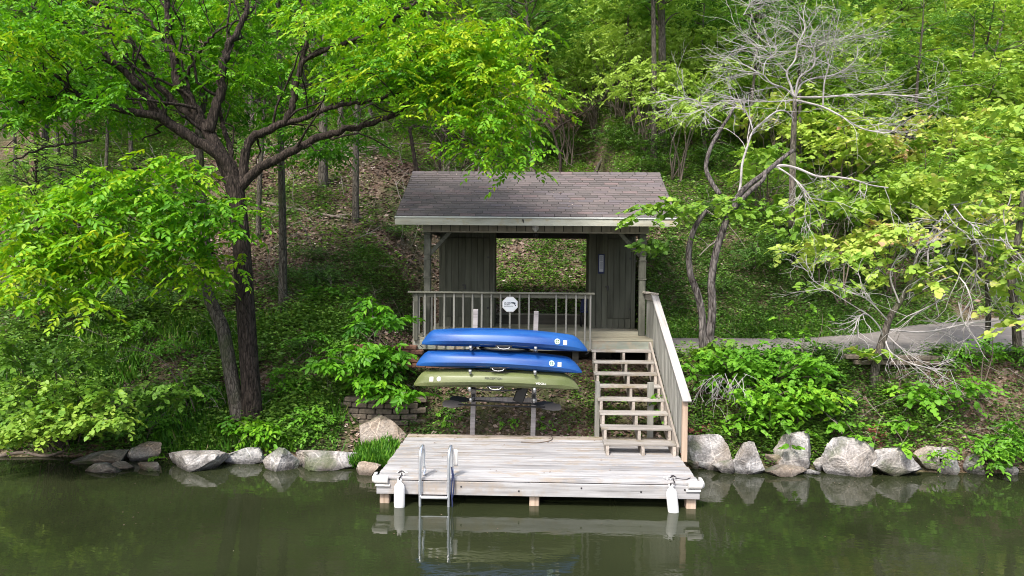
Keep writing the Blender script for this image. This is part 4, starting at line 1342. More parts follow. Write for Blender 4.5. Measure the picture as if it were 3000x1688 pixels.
def crown(name, parent, parts, shape, m, mo=None, nsingle=0, kind=None):
    pos, d, n, ln, wd, tt = cat_(parts)
    org = WORLD[parent.name] if parent is not None else np.zeros(3)
    if nsingle:
        idx = np.argsort(-(ln / np.maximum(np.linalg.norm(pos - CAM, axis=1), 1)))[:nsingle]
        keep = np.ones(len(pos), bool); keep[idx] = False
    else:
        idx = []; keep = np.ones(len(pos), bool)
    V, F = leafverts(pos[keep], d[keep], n[keep], ln[keep], wd[keep], shape)
    me = npmesh(name, V - org, F, m, tint=np.repeat(tt[keep], len(SHAPE[shape][1])))
    o = link(name, me, parent, org)
    if kind: o['kind'] = kind
    if len(idx):
        tv, tf = SHAPE[shape]
        wr = float(np.mean(wd / ln))
        key = (shape, m.name, round(wr, 2))
        for bi in range(4):
            if (key, bi) not in _leafproto:
                q = tv.copy(); q[:, 1] *= wr
                _leafproto[(key, bi)] = npmesh('leaf', q, tf, m, tint=np.full(len(tf), .2 + .2 * bi))
        for i in idx:
            dd = norm(d[i]); s_ = norm(np.cross(n[i], dd)); u_ = np.cross(dd, s_)
            c = bpy.data.objects.new('leaf', _leafproto[(key, int(np.clip(tt[i] * 4, 0, 3)))])
            COL.objects.link(c); c.parent = o
            Mx = Matrix(((dd[0], s_[0], u_[0]), (dd[1], s_[1], u_[1]), (dd[2], s_[2], u_[2])))
            c.rotation_euler = Mx.to_euler(); c.scale = (ln[i],) * 3
            c.location = pos[i] - org
    return o
def clumps(rng, centers, per, rad, vr):
    n = len(centers)
    off = rng.normal(0, 1, (n, per, 3)) * np.array([rad, rad, vr])
    return (centers[:, None] + off).reshape(-1, 3)
def ellreg(rng, cu, cv, ru, rv, y0, y1, n, edge=1.0):
    out = []
    while len(out) < n:
        a_, r_ = rng.uniform(0, 2 * np.pi), math.sqrt(rng.uniform(0, 1)) * edge
        out.append(at(cu + ru * r_ * math.cos(a_), cv + rv * r_ * math.sin(a_), rng.uniform(y0, y1)))
    return np.array(out)
def twiggy(rng, b, p, q, r0, r1, wob=.15, n=5, sides=4):
    p = np.array(p, float); q = np.array(q, float)
    L = np.linalg.norm(q - p)
    t_ = np.linspace(0, 1, n)
    pts = p + (q - p) * t_[:, None]
    pts[1:-1] += rng.normal(0, wob * L / n, (n - 2, 3))
    pts[:, 2] += L * .10 * np.sin(np.pi * t_)
    b.tube(smoothline(pts, 2), np.interp(np.linspace(0, 1, (n - 1) * 2 + 1), [0, 1], [r0, r1]), sides, cap=False)
def deadfan(rng, b, p, d, L, r_, lev, spread=.7, kids=(2, 4), grav=0.0, seg=4):
    p = np.array(p, float); d = norm(np.array(d, float))
    pts = [p]; cur = p.copy(); dd = d.copy()
    for i in range(seg):
        dd = norm(dd + rng.normal(0, .16, 3) + np.array([0, 0, grav]))
        cur = cur + dd * L / seg
        pts.append(cur.copy())
    b.tube(np.array(pts), np.linspace(r_, r_ * .55, seg + 1), 4 if r_ > .01 else 3, cap=False)
    if lev > 0:
        for k in range(rng.integers(*kids) + 1):
            t_ = rng.uniform(.3, 1.0); i = min(int(t_ * seg), seg - 1)
            o_ = pts[i] + (pts[i + 1] - pts[i]) * (t_ * seg - i)
            nd_ = norm(dd + rng.normal(0, spread, 3) * np.array([1, .7, .8]))
            deadfan(rng, b, o_, nd_, L * rng.uniform(.45, .8), r_ * .6, lev - 1, spread, kids, grav, seg)

# ---------------------------------------------------------------- main tree
rg = np.random.default_rng(5)
TY = 3.15
def Z3(x, y): return (x / 2.453 / K, y / 2.453 / K)     # positions read in an enlarged piece of the photo
tb = ground(636, 1075)
TY = float(tb[1])
big = thing('shade_tree', (tb[0], TY, tb[2]), 'largest tree, dark ridged trunk forking low and spreading wide left of the pavilion', 'tree')
limbs = []   # (points world, radii)
def limb(pix, ys, r0, r1, sides=10, n=5):
    pts = np.array([at(u, v, y) for (u, v), y in zip(pix, np.interp(np.linspace(0, 1, len(pix)), np.linspace(0, 1, len(ys)), ys))])
    s_ = smoothline(pts, n)
    rr_ = np.interp(np.linspace(0, 1, len(s_)), [0, 1], [r0, r1]) * (1.0 if len(limbs) < 2 else .86)
    if len(limbs) >= 2:
        jj = rg.normal(0, 1, s_.shape) * (.017 * sm(np.linspace(0, 1, len(s_)), 0, .25))[:, None]
        s_ = s_ + jj
    limbs.append((s_, rr_))
    return s_, rr_
LM = MB()
def addlimb(*a, **k):
    s_, rr_ = limb(*a, **k)
    LM.tube(s_, rr_, k.get('sides', 10))
t_, r_ = limb([(640, 1110), (637, 1060), (630, 960), (622, 840), (613, 700), (606, 600), (598, 520), (590, 470), (583, 445)], [TY, TY, TY, TY], .25, .19)
r_ = np.interp(np.linspace(0, 1, len(r_)), [0, .08, .25, .75, .9, 1], [.26, .20, .18, .165, .175, .17])
limbs[0] = (t_, r_)
b = MB(); b.tube(t_, r_, 18)
trunk = b.build('trunk', MT['bark'], big, smooth=True)
t2, r2 = limb([(600, 1060), (595, 1020), (583, 953), (571, 881), (559, 823), (538, 775), (525, 735), (518, 640), (512, 560), (506, 470), (500, 380), (505, 300), (515, 210)], [TY - .05, TY + .3, TY + .8], .15, .08)
b = MB(); b.tube(t2, r2, 14); b.build('second_trunk', MT['bark2'], big, smooth=True)
Y0 = TY
ZL = lambda *p: [Z3(*q) for q in p]
addlimb(ZL((1700, 1330), (1640, 1190), (1560, 1100), (1400, 1000), (1240, 905), (1130, 830), (900, 790), (740, 745), (560, 708), (380, 700), (180, 730), (0, 720)), [Y0, Y0 - .4, Y0 - 1.2], .15, .03)
addlimb(ZL((1400, 1000), (1230, 900), (1130, 800), (1050, 700), (970, 590), (870, 490), (760, 400), (640, 290), (520, 200), (380, 130), (250, 60)), [Y0 - .1, Y0 - .3, Y0 - 1.0], .12, .03)
addlimb(ZL((1680, 1330), (1600, 1150), (1520, 980), (1440, 860), (1340, 680), (1280, 600), (1250, 420), (1215, 250), (1200, 100), (1190, -120)), [Y0, Y0 + .1, Y0 + .2, Y0 + .4], .17, .06)
addlimb(ZL((1450, 880), (1330, 800), (1240, 730), (1110, 570), (1010, 400), (900, 290), (760, 170), (640, 30), (560, -90)), [Y0 + .05, Y0 + .6, Y0 + 1.2], .09, .035)
addlimb(ZL((1500, 950), (1540, 800), (1580, 660), (1595, 500), (1620, 380), (1690, 250), (1760, 110), (1790, -60)), [Y0, Y0 + .3, Y0 + .7], .125, .05)
addlimb(ZL((1285, 625), (1350, 520), (1440, 370), (1500, 280), (1600, 200), (1710, 140)), [Y0 + .2, Y0 - .4], .04, .02, sides=7)
addlimb(ZL((960, 480), (900, 400), (830, 290), (720, 150), (620, 0)), [Y0 - .2, Y0 - .5], .07, .03)
addlimb(ZL((1260, 420), (1180, 290), (1080, 150), (1000, 70)), [Y0 + .3, Y0 + .1], .05, .02, sides=7)
addlimb(ZL((1700, 1260), (1660, 1120), (1620, 960), (1595, 880), (1560, 700)), [Y0 + .1, Y0 + .8], .07, .04)
addlimb(ZL((1740, 1330), (1755, 1180), (1780, 1030), (1900, 945), (2040, 880), (2105, 740), (2130, 590), (2180, 440), (2195, 280), (2185, 140), (2150, -40)), [Y0, Y0 + .2, Y0 + .5], .11, .04)
addlimb(ZL((2185, 430), (2400, 335), (2560, 282)) + [(1115 / K, 78 / K), (1160 / K, 54 / K), (1204 / K, 18 / K), (1245 / K, -5 / K)], [Y0 + .4, Y0 - .1], .055, .03)
addlimb(ZL((2040, 890), (2150, 860), (2300, 800), (2480, 750), (2620, 735)) + [(1200 / K, 265 / K), (1270 / K, 268 / K)], [Y0 + .2, Y0 - .4], .06, .03)
addlimb(ZL((1710, 1370), (1850, 1220), (2000, 1140), (2150, 1060), (2300, 990), (2450, 940), (2576, 915)) + [(1150 / K, 338 / K), (1190 / K, 316 / K), (1222 / K, 290 / K), (1265 / K, 272 / K)], [Y0, Y0 - .5], .11, .035)
addlimb(ZL((600, 700), (500, 640), (400, 545), (200, 525), (0, 480)), [Y0 - .8, Y0 - 1.4], .05, .02, sides=7)
addlimb([(540, 640), (470, 600), (380, 560), (280, 560), (180, 590)], [Y0 - .1, Y0 - 1.6], .03, .012, sides=6)
addlimb([(235, 352), (170, 365), (100, 375), (45, 400), (15, 420)], [Y0 - 1.0, Y0 - 1.6], .03, .012, sides=6)
addlimb([(400, 470), (300, 500), (200, 525), (80, 520)], [Y0 - .8, Y0 - 1.6], .025, .012, sides=6)
addlimb([(506, 470), (440, 430), (350, 425), (250, 445), (120, 470), (20, 440)], [Y0 + .5, Y0 - .8], .03, .012, sides=6)
addlimb([(330, 30), (200, 0), (60, -30)], [Y0 - .8, Y0 - 1], .05, .03, sides=7)
for li, (s_, rr_) in enumerate(list(limbs[2:])):
    for k in range(max(3, len(s_) // 5)):
        i = int(rg.integers(len(s_) // 5, len(s_) - 1))
        dd = norm(norm(s_[i + 1] - s_[i]) + rg.normal(0, .6, 3) + np.array([0, 0, .35]))
        q_ = s_[i] + dd * rg.uniform(.7, 1.9)
        twiggy(rg, LM, s_[i], q_, rr_[i] * .38, .008, wob=.3, n=6, sides=5)
        limbs.append((np.linspace(s_[i], q_, 8), np.linspace(rr_[i] * .38, .008, 8)))
LM.build('limbs', MT['bark'], big, smooth=True)
allp = np.concatenate([l[0][len(l[0]) // 4:] for l in limbs[2:]])
allr = np.concatenate([l[1][len(l[0]) // 4:] for l in limbs[2:]])
REG = [ # cu, cv, ru, rv, y0, y1, clumps, tint
 (260, 110, 380, 150, 2.9, 6.0, 120, .50),
 (130, 250, 200, 70, 1.2, 3.6, 30, .50),
 (430, 250, 170, 80, 3.6, 6.0, 30, .42),
 (660, 100, 330, 160, 3.3, 6.8, 120, .52),
 (760, 330, 220, 70, 3.4, 6.0, 30, .36),
 (1000, 90, 280, 150, 1.6, 4.5, 95, .72),
 (1180, 180, 200, 140, 1.2, 3.4, 75, .82),
 (1240, 330, 100, 85, 1.2, 2.6, 26, .66),
 (1060, 220, 130, 90, 1.5, 3.5, 30, .5),
 (60, 200, 120, 140, 1.0, 3.0, 28, .66),
 (350, 425, 170, 28, .8, 2.2, 12, .66),
 (400, 520, 190, 55, .8, 2.4, 26, .60),
 (480, 575, 100, 60, .8, 2.2, 15, .52),
 (150, 500, 190, 40, .6, 2.2, 20, .68),
 (180, 610, 190, 60, .4, 1.8, 28, .72),
 (120, 720, 130, 60, .4, 1.6, 18, .78),
 (280, 660, 110, 40, .6, 1.6, 10, .70),
 (520, 680, 60, 30, 1.2, 2.0, 6, .75),
 (150, 60, 200, 60, 1.0, 2.5, 30, .60),
]
parts = []; TW = MB()
for cu, cv, ru, rv, y0, y1, nc, tn in REG:
    C = ellreg(rg, cu, cv, ru, rv, y0, y1, nc)
    Rr_ = clumps(rg, C, 7, .26, .10)
    ct = np.repeat(tn + rg.normal(0, .09, nc), 7)
    parts.append(sprays(rg, Rr_, 11 if cv > 380 else 13, .44, .13 if cv > 380 else .106, ct, tj=.10, droop=.35, wr=.5))
    for c in C[::2]:
        k = np.argmin(np.linalg.norm(allp - c, axis=1) + np.maximum(allp[:, 2] - c[2] - .5, 0))
        if np.linalg.norm(allp[k] - c) < 2.6:
            twiggy(rg, TW, allp[k], c, min(.018, allr[k] * .5), .005)
TW.build('twigs', MT['bark'], big, smooth=True)['kind'] = 'stuff'
crown('crown', big, parts, 'oval', MT['leaf'], nsingle=300, kind='stuff')

# ---------------------------------------------------------------- far and middle trees
def proto_crown(rng, rx, rz, cz, nc, per, nl, slen, llen, shape, tn, flatc=.16):
    C = []
    while len(C) < nc:
        p = rng.uniform(-1, 1, 3)
        q = np.linalg.norm(p)
        if q < 1 and rng.random() < .25 + .75 * q ** 2:
            C.append(p * np.array([rx, rx, rz]) + np.array([0, 0, cz]))
    C = np.array(C)
    S_ = clumps(rng, C, per, .35, .12)
    t_ = np.repeat(tn + rng.normal(0, .12, nc), per)
    pos, d, n, ln, wd, tt = sprays(rng, S_, nl, slen, llen, t_, tj=.06, wr=.55, flat=flatc)
    V, F = leafverts(pos, d, n, ln, wd, shape)
    return npmesh('crown', V, F, MT['leafbg'], tint=np.repeat(tt, len(SHAPE[shape][1]))), C
def proto_tree(seed, H, rx, rz, cz, nc, rt, lean=.3, shape='rhomb', bark='bark2', nl=9, per=8, llen=.17, tn=.5, leafm=None, multi=1):
    rng = np.random.default_rng(seed)
    me, C = proto_crown(rng, rx, rz, cz, nc, per, nl, .45, llen, shape, tn)
    if leafm: me.materials[0] = MT[leafm]
    b = MB(); tops = []
    for s_ in range(multi):
        lx, ly = rng.normal(0, lean, 2) if multi == 1 else rng.normal(0, lean * 2.5, 2)
        pts = smoothline([(0, 0, -.5), (lx * .1, ly * .1, H * .2), (lx * .5, ly * .3, H * .5), (lx, ly, H * .8), (lx * 1.1, ly * 1.2, H)], 4)
        rr_ = np.interp(np.linspace(0, 1, len(pts)), [0, .08, .6, 1], [rt * 1.35, rt, rt * .6, rt * .15])
        b.tube(pts, rr_, 9); tops.append(pts)
    tr = b.build('trunk', MT[bark], None, (0, 0, 0), smooth=True)
    lb_ = MB(); tp = np.concatenate(tops)
    for c in C[::2]:
        k = np.argmin(np.linalg.norm(tp - c, axis=1) + 1.2 * np.maximum(tp[:, 2] - c[2] + .4, 0))
        twiggy(rng, lb_, tp[k], c, rt * .28, .01, n=4, sides=4)
    lo = lb_.build('branches', MT[bark], None, (0, 0, 0), smooth=True)
    t_me, l_me = tr.data, lo.data
    bpy.data.objects.remove(tr); bpy.data.objects.remove(lo)
    return {'trunk': t_me, 'branches': l_me, 'crown': me}
def plant(proto, loc, rz, sc, name, label, cat, group):
    e = thing(name, loc, label, cat, group)
    e.rotation_euler = (0, 0, rz); e.scale = (sc,) * 3
    for k, me in proto.items():
        o = bpy.data.objects.new(k, me); COL.objects.link(o); o.parent = e
        if k != 'trunk': o['kind'] = 'stuff'
    return e
P_tall = [proto_tree(21 + i, 11, 2.7, 3.4, 7.6, 85, .15, tn=.5, llen=.17) for i in range(3)]
P_mid = [proto_tree(31 + i, 6.5, 2.3, 2.0, 4.2, 80, .08, tn=.62, llen=.15, bark='bark') for i in range(3)]
P_red = [proto_tree(41 + i, 4.6, 2.3, 1.7, 2.8, 90, .055, tn=.42, llen=.145, nl=7, shape='heart', leafm='leafred', bark='bark2', multi=3) for i in range(3)]
P_bush = [proto_tree(51 + i, 1.3, 1.0, .55, .75, 26, .02, tn=.45, llen=.11, nl=9, shape='rhomb', leafm='cover', multi=3) for i in range(2)]
P_thin = [proto_tree(61 + i, 9, 1.9, 2.2, 7.6, 34, .11, tn=.35, llen=.16) for i in range(2)]
P_red2 = proto_tree(71, 10, 2.0, 2.2, 8.2, 30, .14, tn=.35, llen=.16, bark='barkred')
# trees whose trunks the photo shows: foot in photo pixels, scale, kind, label
TR = [
 ((83, 468), P_red2, 1.0, 'slender tree with reddish bare trunk, leftmost of the hillside trees'),
 ((112, 455), P_thin[0], 1.25, 'dark wide trunk standing close behind the reddish one'),
 ((151, 585), P_thin[1], 1.0, 'straight grey trunk right of the reddish one at the left'),
 ((98, 640), P_mid[2], .55, 'short dark sapling trunk among bright leaves at the far left'),
 ((265, 560), P_thin[0], .6, 'thin pale trunk half hidden by leaves between the left tree and the big tree'),
 ((712, 775), P_thin[1], 1.0, 'straight grey tree on the slope directly right of the big tree'),
 ((650, 600), P_thin[0], .75, 'slightly slanting thin tree just behind the right side of the big trunk'),
 ((813, 470), P_thin[0], 1.5, 'stout trunk in front of the fallen logs'),
 ((894, 560), P_thin[1], 1.0, 'trunk left of the roof, standing on bare leaf litter'),
 ((1340, 440), P_tall[0], .85, 'pale grey straight trunk rising behind the middle of the roof ridge'),
 ((1645, 408), P_thin[1], 1.1, 'grey trunk behind the right end of the roof ridge'),
 ((1668, 375), P_tall[1], 1.15, 'stout ridged trunk just behind the grey one at the right end of the roof'),
 ((1120, 400), P_mid[0], .8, 'thin dark tree behind the left half of the roof'),
 ((1900, 330), P_tall[2], 1.0, 'tree trunk hidden among bright leaves beyond the bare white tree'),
]
for (u, v), pr, sc, lab in TR:
    p = ground(u, v)
    plant(pr, p, random.uniform(0, 6.28), sc, 'hillside_tree', lab, 'tree', 'trees on the hillside behind the pavilion')
print('TIMING trees')
# the dense upper forest
cntr = 0
rf = np.random.default_rng(77)
used = []
def forest(n, ur, vr, protos, scr, name, label, group, mind=1.6, cat='tree', avoid=None):
    k = 0; tries = 0
    while k < n and tries < n * 30:
        tries += 1
        u = rf.uniform(*ur); v = rf.uniform(*vr)
        if avoid and avoid(u, v): continue
        p = ground(u, v)
        if any((p[0] - q[0]) ** 2 + (p[1] - q[1]) ** 2 < mind ** 2 for q in used): continue
        used.append(p)
        plant(protos[rf.integers(len(protos))], p, rf.uniform(0, 6.28), rf.uniform(*scr), name, label, cat, group)
        k += 1
forest(20, (-120, 1000), (60, 330), P_tall, (.8, 1.15), 'forest_tree', 'leafy tree in the dark green forest above and behind the big tree', 'trees filling the upper left hillside', 2.2)
for u, v in [(190, 430), (330, 400), (470, 330), (560, 300), (930, 300), (985, 260), (1260, 360), (1570, 250), (1760, 300), (2010, 430), (2080, 250), (2300, 420), (2440, 330), (620, 300), (40, 520), (1880, 420)]:
    p_ = ground(u, v); used.append(p_)
    plant(P_thin[rf.integers(2)], p_, rf.uniform(0, 6.28), rf.uniform(.6, .85), 'slender_tree', 'slender bare-stemmed tree on the hillside', 'tree', 'slender trees on the hillside')
forest(8, (-260, 130), (130, 430), P_tall, (.75, 1.0), 'forest_tree', 'shaded forest tree at the left edge behind the low branches', 'shaded trees at the left edge', 1.8)
forest(13, (1000, 1750), (40, 300), P_tall + P_mid, (.8, 1.15), 'forest_tree', 'light green tree on the upper hillside above the roof', 'trees filling the upper middle hillside', 2.2)
forest(16, (1650, 2700), (40, 330), P_mid + P_red, (.9, 1.4), 'forest_tree', 'yellow green tree in the bright mass on the upper right hillside', 'trees filling the upper right hillside', 2.0)
forest(15, (2130, 2760), (400, 700), P_red, (.62, .9), 'redbud_tree', 'small yellow green redbud in the bright thicket at the right above the path', 'redbuds in the thicket above the path', 1.6,
       avoid=lambda u, v: u < 2250 and v > 520)
forest(9, (1330, 1760), (150, 285), P_mid + P_red, (.65, .9), 'forest_tree', 'young pale green tree low on the slope above the roof ridge', 'young trees above the roof ridge', 1.6)
forest(14, (1800, 2700), (180, 420), P_red, (.8, 1.1), 'redbud_tree', 'yellow green redbud on the bright slope behind the dead tree', 'redbuds on the bright slope at the upper right', 1.5)
for k in range(120):
    for _ in range(40):
        x = rf.uniform(-50, 58); y = rf.uniform(36, 84)
        if abs((x - 2.3) / (y + 10.5)) < .9 and not any((x - q[0]) ** 2 + (y - q[1]) ** 2 < 9 for q in used): break
    used.append((x, y, 0))
    right = x > 6
    plant((P_mid + P_red if right else P_tall + P_mid)[rf.integers(6)], (x, y, hz(x, min(y, 85)) - .2), rf.uniform(0, 6.28), rf.uniform(1.5, 2.1) if right else rf.uniform(1.2, 1.6), 'hilltop_tree', 'yellow green tree high on the right hillside' if right else 'green tree high on the left hillside', 'tree', 'trees high on the right hillside' if right else 'trees high on the left hillside')
forest(5, (1750, 2100), (330, 430), P_red, (.55, .75), 'redbud_tree', 'small redbud on the slope right behind the roof', 'redbuds behind the right end of the roof', 1.5)
forest(9, (-60, 560), (480, 860), P_bush, (.7, 1.1), 'low_shrub', 'low green shrub on the left slope below the bright branches', 'low shrubs on the left slope', 1.0, 'shrub')
forest(6, (700, 1040), (600, 900), P_bush, (.3, .5), 'low_shrub', 'low dark shrub on the slope between the big tree and the pavilion', 'low shrubs beside the pavilion', .9, 'shrub')
forest(9, (1180, 1800), (330, 440), P_bush, (.5, .9), 'low_shrub', 'low shrub on the open ground behind the roof', 'low shrubs behind the roof', 1.0, 'shrub')
forest(8, (1750, 2150), (470, 760), P_bush, (.4, .7), 'low_shrub', 'low shrub on the green slope right of the pavilion', 'low shrubs right of the pavilion', .9, 'shrub')

# ---------------------------------------------------------------- the two-stemmed redbud right of the pavilion
Z5 = lambda x, y: ((x / 2.453 + 1950) / K, y / 2.453 / K)
rq = np.random.default_rng(90)
rb = at(1775, 905, 3.9); 
rt_ = thing('two_stemmed_redbud', (rb[0], 3.9, hz(rb[0], 3.9)), 'two-stemmed redbud between the pavilion and the path, its limbs spreading right', 'tree')
b = MB()
def L5(pts, ys, r0, r1, conv=None, sides=9, bb=None, n=5):
    pts = [(Z5(*q) if conv is None else q) for q in pts]
    yy = np.interp(np.linspace(0, 1, len(pts)), np.linspace(0, 1, len(ys)), ys)
    w_ = smoothline(np.array([at(u, v, y) for (u, v), y in zip(pts, yy)]), n)
    (bb or b).tube(w_, np.interp(np.linspace(0, 1, len(w_)), [0, 1], [r0, r1]), sides)
    return w_
s1 = L5([(1775, 915), (1768, 860), (1767, 800), (1755, 740), (1737, 690), (1733, 630), (1745, 580), (1762, 550), (1778, 530)], [3.9, 3.9, 3.7], .088, .045, 1)
s2 = L5([(1778, 915), (1785, 850), (1792, 780), (1790, 710), (1800, 640), (1822, 570), (1836, 535), (1860, 490), (1888, 462), (1925, 435), (1960, 405), (1995, 378)], [3.9, 3.9, 4.4], .095, .04, 1)
s3 = L5([(1830, 550), (1858, 512), (1890, 478), (1920, 452), (1925, 430)], [3.9, 4.2], .06, .035, 1)
s4 = L5([(390, 1400), (330, 1310), (290, 1200), (325, 1060), (390, 940), (460, 830), (500, 750)], [4.4, 5.2], .055, .03)
b.build('trunk', MT['barkm'], rt_, smooth=True)
wb = MB()
w1 = L5([(528, 1385), (540, 1310), (550, 1180), (585, 1060), (625, 950), (690, 885), (790, 805), (860, 800), (920, 850)], [4.4, 4.8], .028, .012, bb=wb, sides=6)
w2 = L5([(630, 940), (600, 850), (560, 780), (530, 720)], [4.6, 4.8], .016, .008, bb=wb, sides=5)
w3 = L5([(780, 1200), (850, 1190), (950, 1212), (1090, 1268), (1200, 1270), (1350, 1292), (1470, 1330), (1600, 1350)], [4.3, 3.8], .032, .012, bb=wb, sides=6)
w4 = L5([(790, 1195), (880, 1250), (960, 1318), (1010, 1380), (1055, 1450)], [4.3, 3.8], .022, .010, bb=wb, sides=6)
w5 = L5([(400, 880), (330, 840), (260, 770), (220, 720), (130, 720), (40, 760)], [5, 4.6], .014, .006, bb=wb, sides=5)
for w_ in (w1, w3, w4, w2, w5):
    for k in range(9):
        i = rq.integers(len(w_) // 3, len(w_) - 1)
        dd = norm(w_[i + 1] - w_[i] + rq.normal(0, .5, 3) * np.linalg.norm(w_[i + 1] - w_[i]))
        deadfan(rq, wb, w_[i], dd + rq.normal(0, .35, 3), rq.uniform(.35, .8), .009, 2, .55, (1, 3))
wb.build('bare_branches', MT['twig'], rt_)['kind'] = 'stuff'
prt = []
for cu, cv, ru, rv, y0, y1, nc, tn in [(1640, 540, 60, 25, 3.2, 4.0, 7, .42), (1700, 515, 60, 18, 3.3, 4.1, 6, .5), (1640, 610, 45, 22, 3.3, 4.2, 6, .25), (1780, 520, 80, 25, 3.4, 4.4, 9, .5), (1870, 520, 70, 35, 3.4, 4.4, 8, .45), (1780, 880, 40, 25, 3.5, 3.8, 6, .35), (1960, 560, 90, 50, 3.8, 4.8, 10, .4)]:
    C = ellreg(rq, cu, cv, ru, rv, y0, y1, nc)
    prt.append(sprays(rq, clumps(rq, C, 4, .13, .05), 6, .26, .105, np.repeat(tn + rq.normal(0, .06, nc), 4), tj=.05, wr=.85, droop=.3))
crown('crown', rt_, prt, 'heart', MT['leafred'], nsingle=120, kind='stuff')

# the bleached dead tree on the slope
dp = at(*Z5(925, 1060), 9.2)
dt = thing('dead_tree', (dp[0], 9.2, hz(dp[0], 9.2)), 'bleached dead tree with a wide fan of bare white twigs on the right slope', 'tree')
b = MB()
tr_ = L5([(915, 1100), (920, 950), (925, 850), (930, 700)], [9.2, 9.2], .085, .06)
tr_0 = tr_[0]
b.tube([(tr_0[0], 9.2, hz(tr_0[0], 9.2) - .2), tr_0], .09, 8)
b.build('trunk', MT['bark2'], dt, smooth=True)
wb = MB()
Lm = []
for pts, ys, r0 in [
    ([(930, 720), (1000, 735), (1130, 770), (1250, 830), (1400, 920), (1530, 950), (1620, 950), (1690, 890)], [9.2, 7.8], .036),
    ([(940, 700), (1100, 700), (1240, 690), (1400, 680), (1560, 680), (1750, 692), (1880, 705), (1940, 680)], [9.2, 8.2], .032),
    ([(930, 700), (860, 640), (760, 600), (700, 540), (620, 520), (520, 510)], [9.2, 8.6], .03),
    ([(925, 700), (900, 620), (870, 520), (930, 430), (950, 320), (1000, 200), (960, 100)], [9.2, 9.6], .034),
    ([(935, 690), (980, 600), (1080, 560), (1200, 540), (1290, 500), (1370, 420), (1380, 330)], [9.2, 9.4], .03),
    ([(930, 690), (960, 560), (1060, 480), (1070, 380), (1040, 280), (1100, 180)], [9.2, 8.8], .028),
    ([(1130, 770), (1140, 600), (1170, 480), (1160, 390), (1220, 300)], [9.0, 8.6], .024),
    ([(920, 720), (800, 730), (640, 730), (520, 720), (400, 740), (300, 800)], [9.2, 8.4], .024),
    ([(700, 540), (720, 440), (800, 370), (760, 300)], [8.8, 8.8], .018),
    ([(560, 110), (600, 40), (640, 0)], [9.0, 9.0], .016),
    ([(870, 520), (760, 400), (700, 340)], [9.0, 9.0], .018),
    ([(950, 320), (1060, 340), (1160, 300), (1300, 270), (1420, 250)], [9.4, 9.0], .018),
]:
    w_ = L5(pts, ys, r0, r0 * .35, bb=wb, sides=6); Lm.append(w_)
for w_ in Lm:
    for k in range(15):
        i = rq.integers(len(w_) // 4, len(w_) - 1)
        dd = norm(w_[i + 1] - w_[i]) + rq.normal(0, .55, 3) + np.array([0, 0, .15])
        deadfan(rq, wb, w_[i], dd * np.array([1.7, 1, .6]), rq.uniform(.4, 1.4), .0095, 2, .75, (1, 3))
wb.build('bare_branches', MT['twig'], dt)['kind'] = 'stuff'

# leaning tree with bare drooping twigs at the right
lp = ground(2192, 975)
ln_ = thing('leaning_tree', lp, 'leaning dark trunk on the bank in front of the path, wrapped in bare drooping twigs', 'tree')
b = MB(); LY = float(lp[1])
s_ = L5([(2188, 1000), (2198, 950), (2207, 900), (2222, 850), (2238, 800), (2262, 762), (2285, 720), (2305, 650), (2320, 590)], [LY, LY, LY + .3], .095, .03, 1)
b.build('trunk', MT['bark2'], ln_, smooth=True)
wb = MB()
Lw = [L5(p_, y_, r0, r0 * .4, 1, bb=wb, sides=6) for p_, y_, r0 in [
    ([(2222, 850), (2210, 820), (2180, 790), (2160, 800), (2150, 830)], [LY, LY - .6], .018),
    ([(2240, 815), (2200, 770), (2170, 745), (2150, 740)], [LY, LY - .5], .016),
    ([(2225, 850), (2240, 885), (2280, 910), (2330, 925), (2370, 938)], [LY, LY - .8], .016),
    ([(2228, 840), (2260, 870), (2300, 900), (2340, 925)], [LY, LY - .6], .014),
    ([(2235, 830), (2330, 835), (2430, 815), (2500, 808), (2590, 800)], [LY, LY + .2], .022),
    ([(2262, 762), (2240, 700), (2250, 660), (2275, 640), (2290, 610)], [LY, LY - .3], .018),
    ([(2290, 700), (2310, 640), (2350, 600), (2400, 560)], [LY + .2, LY - .3], .018),
    ([(2180, 790), (2100, 740), (2040, 700), (2030, 660)], [LY - .4, LY - .8], .010),
]]
for w_ in Lw:
    for k in range(10):
        i = rq.integers(len(w_) // 4, len(w_) - 1)
        deadfan(rq, wb, w_[i], norm(w_[i + 1] - w_[i]) + rq.normal(0, .6, 3), rq.uniform(.3, .6), .007, 2, .55, (1, 3), grav=-.02)
wb.build('bare_branches', MT['twig'], ln_)['kind'] = 'stuff'
prt = []
for cu, cv, ru, rv, y0, y1, nc, tn in [(2280, 590, 90, 25, LY - .6, LY, 9, .62), (2150, 650, 90, 25, LY - .3, LY + .8, 10, .55), (2330, 690, 50, 30, LY - .6, LY, 7, .72), (2240, 690, 60, 20, LY - .5, LY, 6, .7), (2090, 720, 80, 15, LY - .2, LY + .6, 8, .5), (2180, 880, 40, 12, LY - .5, LY, 5, .6)]:
    C = ellreg(rq, cu, cv, ru, rv, y0, y1, nc)
    prt.append(sprays(rq, clumps(rq, C, 3, .12, .04), 5, .24, .12, np.repeat(tn + rq.normal(0, .08, nc), 3), tj=.08, wr=.9, droop=.3))
crown('crown', ln_, prt, 'heart', MT['leafred'], nsingle=150, kind='stuff')

